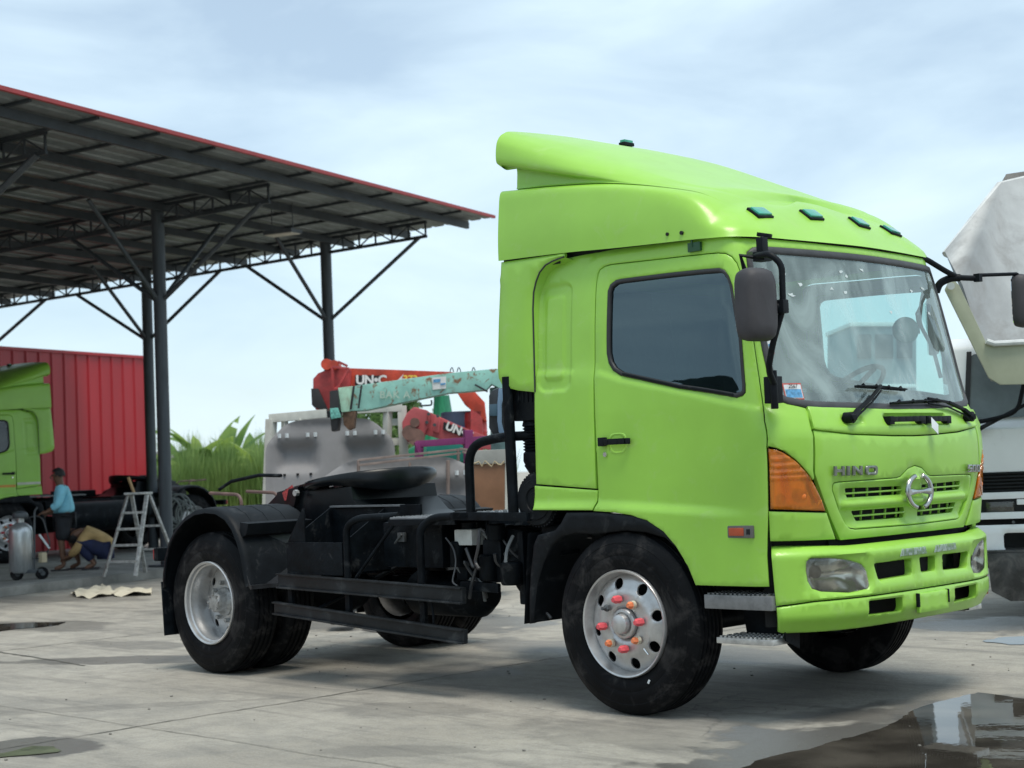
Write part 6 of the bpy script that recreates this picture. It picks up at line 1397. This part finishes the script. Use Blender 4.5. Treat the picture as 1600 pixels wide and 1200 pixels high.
MB().tube(bend([c+vx*.18+Vector((0,0,.1)),c+vx*.20+Vector((0,0,.95)),c+vx*.24+Vector((0,0,1.0))],.05),.014,8).build('push_handle',STEEL,SPR)
MB().tube(bend([c+vx*.05+Vector((0,0,.85)),c+vx*.30+Vector((0,0,.9)),c+vx*.42+Vector((0,0,.45)),c+vx*.30+Vector((0,0,.28)),c+vx*-.05+Vector((0,0,.3))],.15),.010,6).build('spray_hose',HOSE,SPR)
MB().tube([c+vx*.26+Vector((0,0,.62)),c+vx*.40+Vector((0,0,.42))],.016,8).build('spray_gun',PAPER,SPR); MB().box(c+vx*.30+Vector((0,0,.30)),(.10,.08,.14)).build('valve_box',mat('valve_cream',(.5,.42,.28),.5),SPR,bevel=.01)
# white rag sheets on the ground
RG=[]
for k,(pts,lb) in enumerate((([(110,929),(150,922),(160,917),(170,922),(186,930),(140,936),(120,934)],'crumpled cream sheet on the concrete, nearer the left'),([(172,929),(185,922),(238,925),(236,931),(200,932),(180,933)],'crumpled cream sheet on the concrete, nearer the rear mudguard'))):
    pl=[onZ(a,b,0) for a,b in pts]; P2=[(q.x,q.y) for q in pl]
    o=panel('paper_sheet',P2,lambda s,t,d:(s,t,.02+.03*math.sin(s*9+t*5)**2+.02*math.sin(t*17)),mat('cream_cloth',(.60,.55,.43),.9,var=.1,vs=6),None,step=.09,depth=.01,wd=.01,bstep=.08,roll=.005); prop(o,lb,'sheet',group='cream sheets on the concrete')
# coil of cable hung on the column
CC=thing('cable_coil','loose loops of grey cable hanging on the nearest shed column','cable',tuple(sh(-.15,-.15,.9)))
rn=random.Random(2)
for k in range(7):
    cx,cy,rr=275+rn.uniform(-12,16),797+rn.uniform(-6,8),rn.uniform(14,26); MB().tube([at(cx+rr*.8*cos(t),cy+rr*1.1*sin(t),27.2+.1*k) for t in np.linspace(0,2*pi,25)[:-1]],.016,5,True).build('cable_loop',mat('cable_grey',(.16,.18,.17),.6),CC)
# stacked second chassis parts behind truck: long dark box on stand
# ================================================================== vegetation
def leafmat(name,c1,c2,tr=.35):
    m=bpy.data.materials.new(name); m.use_nodes=True; nt=m.node_tree; N=nt.nodes; L=nt.links; b=N['Principled BSDF']; b.inputs['Roughness'].default_value=.55
    oi=N.new('ShaderNodeTexCoord'); n=N.new('ShaderNodeTexNoise'); n.inputs['Scale'].default_value=1.1; n.inputs['Detail'].default_value=6; L.new(oi.outputs['Object'],n.inputs['Vector']); r=N.new('ShaderNodeMapRange'); r.inputs[1].default_value=.35; r.inputs[2].default_value=.65; L.new(n.outputs['Fac'],r.inputs[0])
    mx=N.new('ShaderNodeMixRGB'); mx.inputs[1].default_value=(*c1,1); mx.inputs[2].default_value=(*c2,1); L.new(r.outputs[0],mx.inputs[0]); L.new(mx.outputs[0],b.inputs['Base Color'])
    t=N.new('ShaderNodeBsdfTranslucent'); L.new(mx.outputs[0],t.inputs[0]); ms=N.new('ShaderNodeMixShader'); ms.inputs[0].default_value=tr; o=N['Material Output']; L.new(b.outputs[0],ms.inputs[1]); L.new(t.outputs[0],ms.inputs[2]); L.new(ms.outputs[0],o.inputs[0]); return m
GR=leafmat('tall_grass',(.10,.20,.045),(.28,.40,.12)); BN=leafmat('banana_leaf',(.07,.17,.03),(.24,.36,.06),.45); BY=leafmat('young_leaf',(.22,.34,.06),(.32,.44,.09),.5); TR_=leafmat('tree_leaf',(.05,.12,.03),(.16,.26,.08))
rng=np.random.default_rng(5)
def grass(px0,px1,D0,D1,n,h,name,mt):
    vs=[];fs=[]
    for i in range(n):
        px=rng.uniform(px0,px1); D=rng.uniform(D0,D1); b=at(px,800,D); hh=h*rng.uniform(.5,1.0)*(.92+.16*math.sin(px*.11)+.10*math.sin(px*.37+D)); a=rng.uniform(0,2*pi); wd=rng.uniform(.010,.024); ln=rng.uniform(-.35,.35); ln2=rng.uniform(-.2,.2)
        dx,dy=cos(a)*wd,sin(a)*wd; k=len(vs)
        pts=[(0,0),(.35*hh,.15),(.7*hh,.5),(hh*(1-.3*abs(ln)),1.0)]
        for j,(z,l) in enumerate(pts):
            w__=(1,.9,.6,.08)[j]; ox=ln*l*hh*.6; oy=ln2*l*hh*.6
            vs+=[(b.x+ox-dx*w__,b.y+oy-dy*w__,z),(b.x+ox+dx*w__,b.y+oy+dy*w__,z)]
        fs+=[(k+2*j,k+2*j+1,k+2*j+3,k+2*j+2) for j in range(3)]
    me=bpy.data.meshes.new(name); me.from_pydata(vs,[],fs); o=finish(name,me,mt,None,80); return o
prop(grass(255,430,36,43,15000,2.4,'tall_grass',GR),'dense tall green grass and reeds behind the shed','grass',kind='stuff')
prop(grass(600,800,36,42,5000,2.3,'tall_grass',GR),'tall green grass showing through gaps behind the crane booms','grass',kind='stuff')
def banana(label,px,D,h,n,seed,lm=BN,spread=1.0):
    rn=random.Random(seed); b=at(px,800,D); b.z=0; T=thing('banana_plant',label,'banana plant',tuple(b),'banana plants behind the yard')
    MB().tube([b,b+Vector((.05,0,h*.45))],[.13,.09],10).build('stem',mat('banana_stem',(.16,.20,.07),.7),T)
    for i in range(n):
        a=2*pi*i/n+rn.uniform(-.4,.4); L=h*rn.uniform(.55,.8)*spread; el=rn.uniform(.6,1.3); wd=rn.uniform(.18,.30); p=b+Vector((0,0,h*.42)); pts=[]; d=Vector((cos(a)*cos(el),sin(a)*cos(el),sin(el)))
        N_=12
        for j in range(N_+1):
            pts.append(p.copy()); p=p+d*(L/N_); d=(d+Vector((0,0,-.12*rn.uniform(.5,1.5)))).normalized()
        vs=[];fs=[]
        for j,q in enumerate(pts):
            t=j/N_; w_=wd*math.sin(pi*min(1,max(.0,(t-.12)/.88))**.8) if t>.12 else .02
            s_=Vector((-sin(a),cos(a),0)); k=rn.uniform(.8,1.0)
            vs+=[q-s_*w_*k+Vector((0,0,-w_*.35)),q+Vector((0,0,.01)),q+s_*w_*k+Vector((0,0,-w_*.35))]
        for j in range(N_):
            if rn.random()<.9: fs.append((3*j,3*j+1,3*j+4,3*j+3))
            if rn.random()<.9: fs.append((3*j+1,3*j+2,3*j+5,3*j+4))
        m=MB(); m.add(vs,fs); m.build('leaf',lm if i%6 else BY,T,sharp=80)
banana('banana plant with a tall upright leaf against the sky behind the tall grass',352,41,3.25,7,3)
banana('broad leaved banana plant right of the tallest one behind the grass',392,42,2.9,9,4)
banana('banana plant nearest the shed column behind the grass',288,40,2.8,8,5)
banana('pale yellow green banana plant in the middle of the row behind the grass',318,39,2.7,8,6,BY)
banana('banana plant with one bright yellow leaf beside the white gate frame',416,37,3.2,3,8,BY,.8)
def tree(name,label,px,D,h,r,n,seed,base=.25):
    rn=random.Random(seed); b=at(px,800,D); b.z=0; T=thing(name,label,'tree',tuple(b),'trees behind the yard')
    BK=mat('bark',(.11,.085,.06),.9,var=.3,vs=12); MB().tube([b,b+Vector((.1,0,h*.35)),b+Vector((0,.1,h*.7))],[.16,.11,.05],8).build('trunk',BK,T)
    cl=[]
    for i in range(9):
        a=rn.uniform(0,2*pi); rr=r*rn.uniform(.2,.8); z=h*rn.uniform(base+.15,.92); c=b+Vector((cos(a)*rr,sin(a)*rr,z)); cl.append((c,r*rn.uniform(.28,.48))); MB().tube([b+Vector((0,0,z*.6)),c],[.05,.02],5).build('limb',BK,T)
    vs=[];fs=[]
    for i in range(n):
        c,cr_=cl[rn.randrange(9)]; v=Vector((rn.gauss(0,1),rn.gauss(0,1),rn.gauss(0,1))).normalized()*cr_*rn.uniform(.5,1.05); p=c+v; s_=rn.uniform(.05,.10); u=Vector((rn.gauss(0,1),rn.gauss(0,1),rn.gauss(0,1))).normalized(); w_=u.orthogonal().normalized(); k=len(vs)
        vs+=[p-u*s_,p+w_*s_*.5,p+u*s_,p-w_*s_*.5]; fs.append((k,k+1,k+2,k+3))
    m=MB(); m.add(vs,fs); m.build('crown',TR_,T,sharp=80)
tree('leafy_tree','dark leafy tree seen between the gate frame and the pink crane boom',612,40,3.3,1.4,5000,3)
tree('leafy_tree','small dark tree behind the green tank',665,42,2.9,1.2,3500,4)
banana('banana plant with drooping torn leaves left of the tallest one',335,40.5,3.05,9,14)
banana('slender banana plant between the tallest one and the broad leaved one',374,40.5,2.95,8,15)
banana('young banana plant half hidden behind the shed column',302,40.5,2.95,8,16)
# pale long building beyond the grass on the left
B1=thing('white_warehouse','low pale warehouse with a faded roof seen beyond the shed column','warehouse',tuple(at(270,800,60).xy)+(0,))
PW=mat('warehouse_white',(.60,.62,.60),.6,var=.12,vs=.6,dirt=((.35,.2,.15),.8,.55,.75,.5)); PR=mat('warehouse_roof',(.42,.38,.35),.7,var=.2)
a=at(215,800,62); b=at(304,800,56); a.z=b.z=0; dd=(b-a)
MB().prism([a,b,b+Vector((0,0,1.8)),a+Vector((0,0,1.9))],vy*3).build('wall',PW,B1); MB().prism([a+Vector((0,0,2.35)),b+Vector((0,0,2.25)),b+Vector((0,0,2.45)),a+Vector((0,0,2.6))],vy*3).build('roof',PR,B1)
for k in (.15,.5,.85): q=a+dd*k; MB().bar(q+Vector((0,0,1.7)),q+Vector((0,0,2.4)),.15,.15).build('roof_post',PR,B1)
# low buildings behind the viewer: they show in the door glass and the screen
B2=thing('cream_building','long low cream building with a dark eave reflected in the door window','building',(-22,-34,0))
CRW=mat('cream_wall',(.55,.50,.42),.8,var=.1,vs=.5); 
a=Vector((-60,-32,0)); b=Vector((20,-40,0)); off=Vector((-.3,-6,0))
MB().prism([a,b,b+Vector((0,0,6.6)),a+Vector((0,0,6.2))],off).build('wall',CRW,B2); MB().prism([a+Vector((0,.9,6.2)),b+Vector((0,.9,6.6)),b+Vector((0,.9,8.8)),a+Vector((0,.9,7.2))],(0,-8,.3)).build('roof',mat('dark_eave',(.03,.05,.05),.6),B2)
for i in range(9):
    q=a+(b-a)*((i+.5)/9); MB().box(q+Vector((0,.05,3.4)),(2.6,.12,3.2)).build('shutter',mat('shutter_grey',(.30,.31,.31),.5,var=.2),B2)
B3=thing('grey_building','tall pale grey building reflected in the windscreen','building',(38,-6,0))
MB().prism([(34,-24,0),(30,14,0),(30,14,7.5),(34,-24,7.5)],(8,0,0)).build('wall',mat('pale_wall',(.48,.50,.50),.7,var=.1,vs=.4),B3)
for i in range(7):
    for z in (1.8,5.0): q=Vector((34,-24,0)).lerp(Vector((30,14,0)),(i+.5)/7); MB().box(q+Vector((-.02,0,z)),(.15,2.6,1.7)).build('window',mat('window_dark',(.04,.05,.06),.15),B3)
print('script time',time.time()-T0)
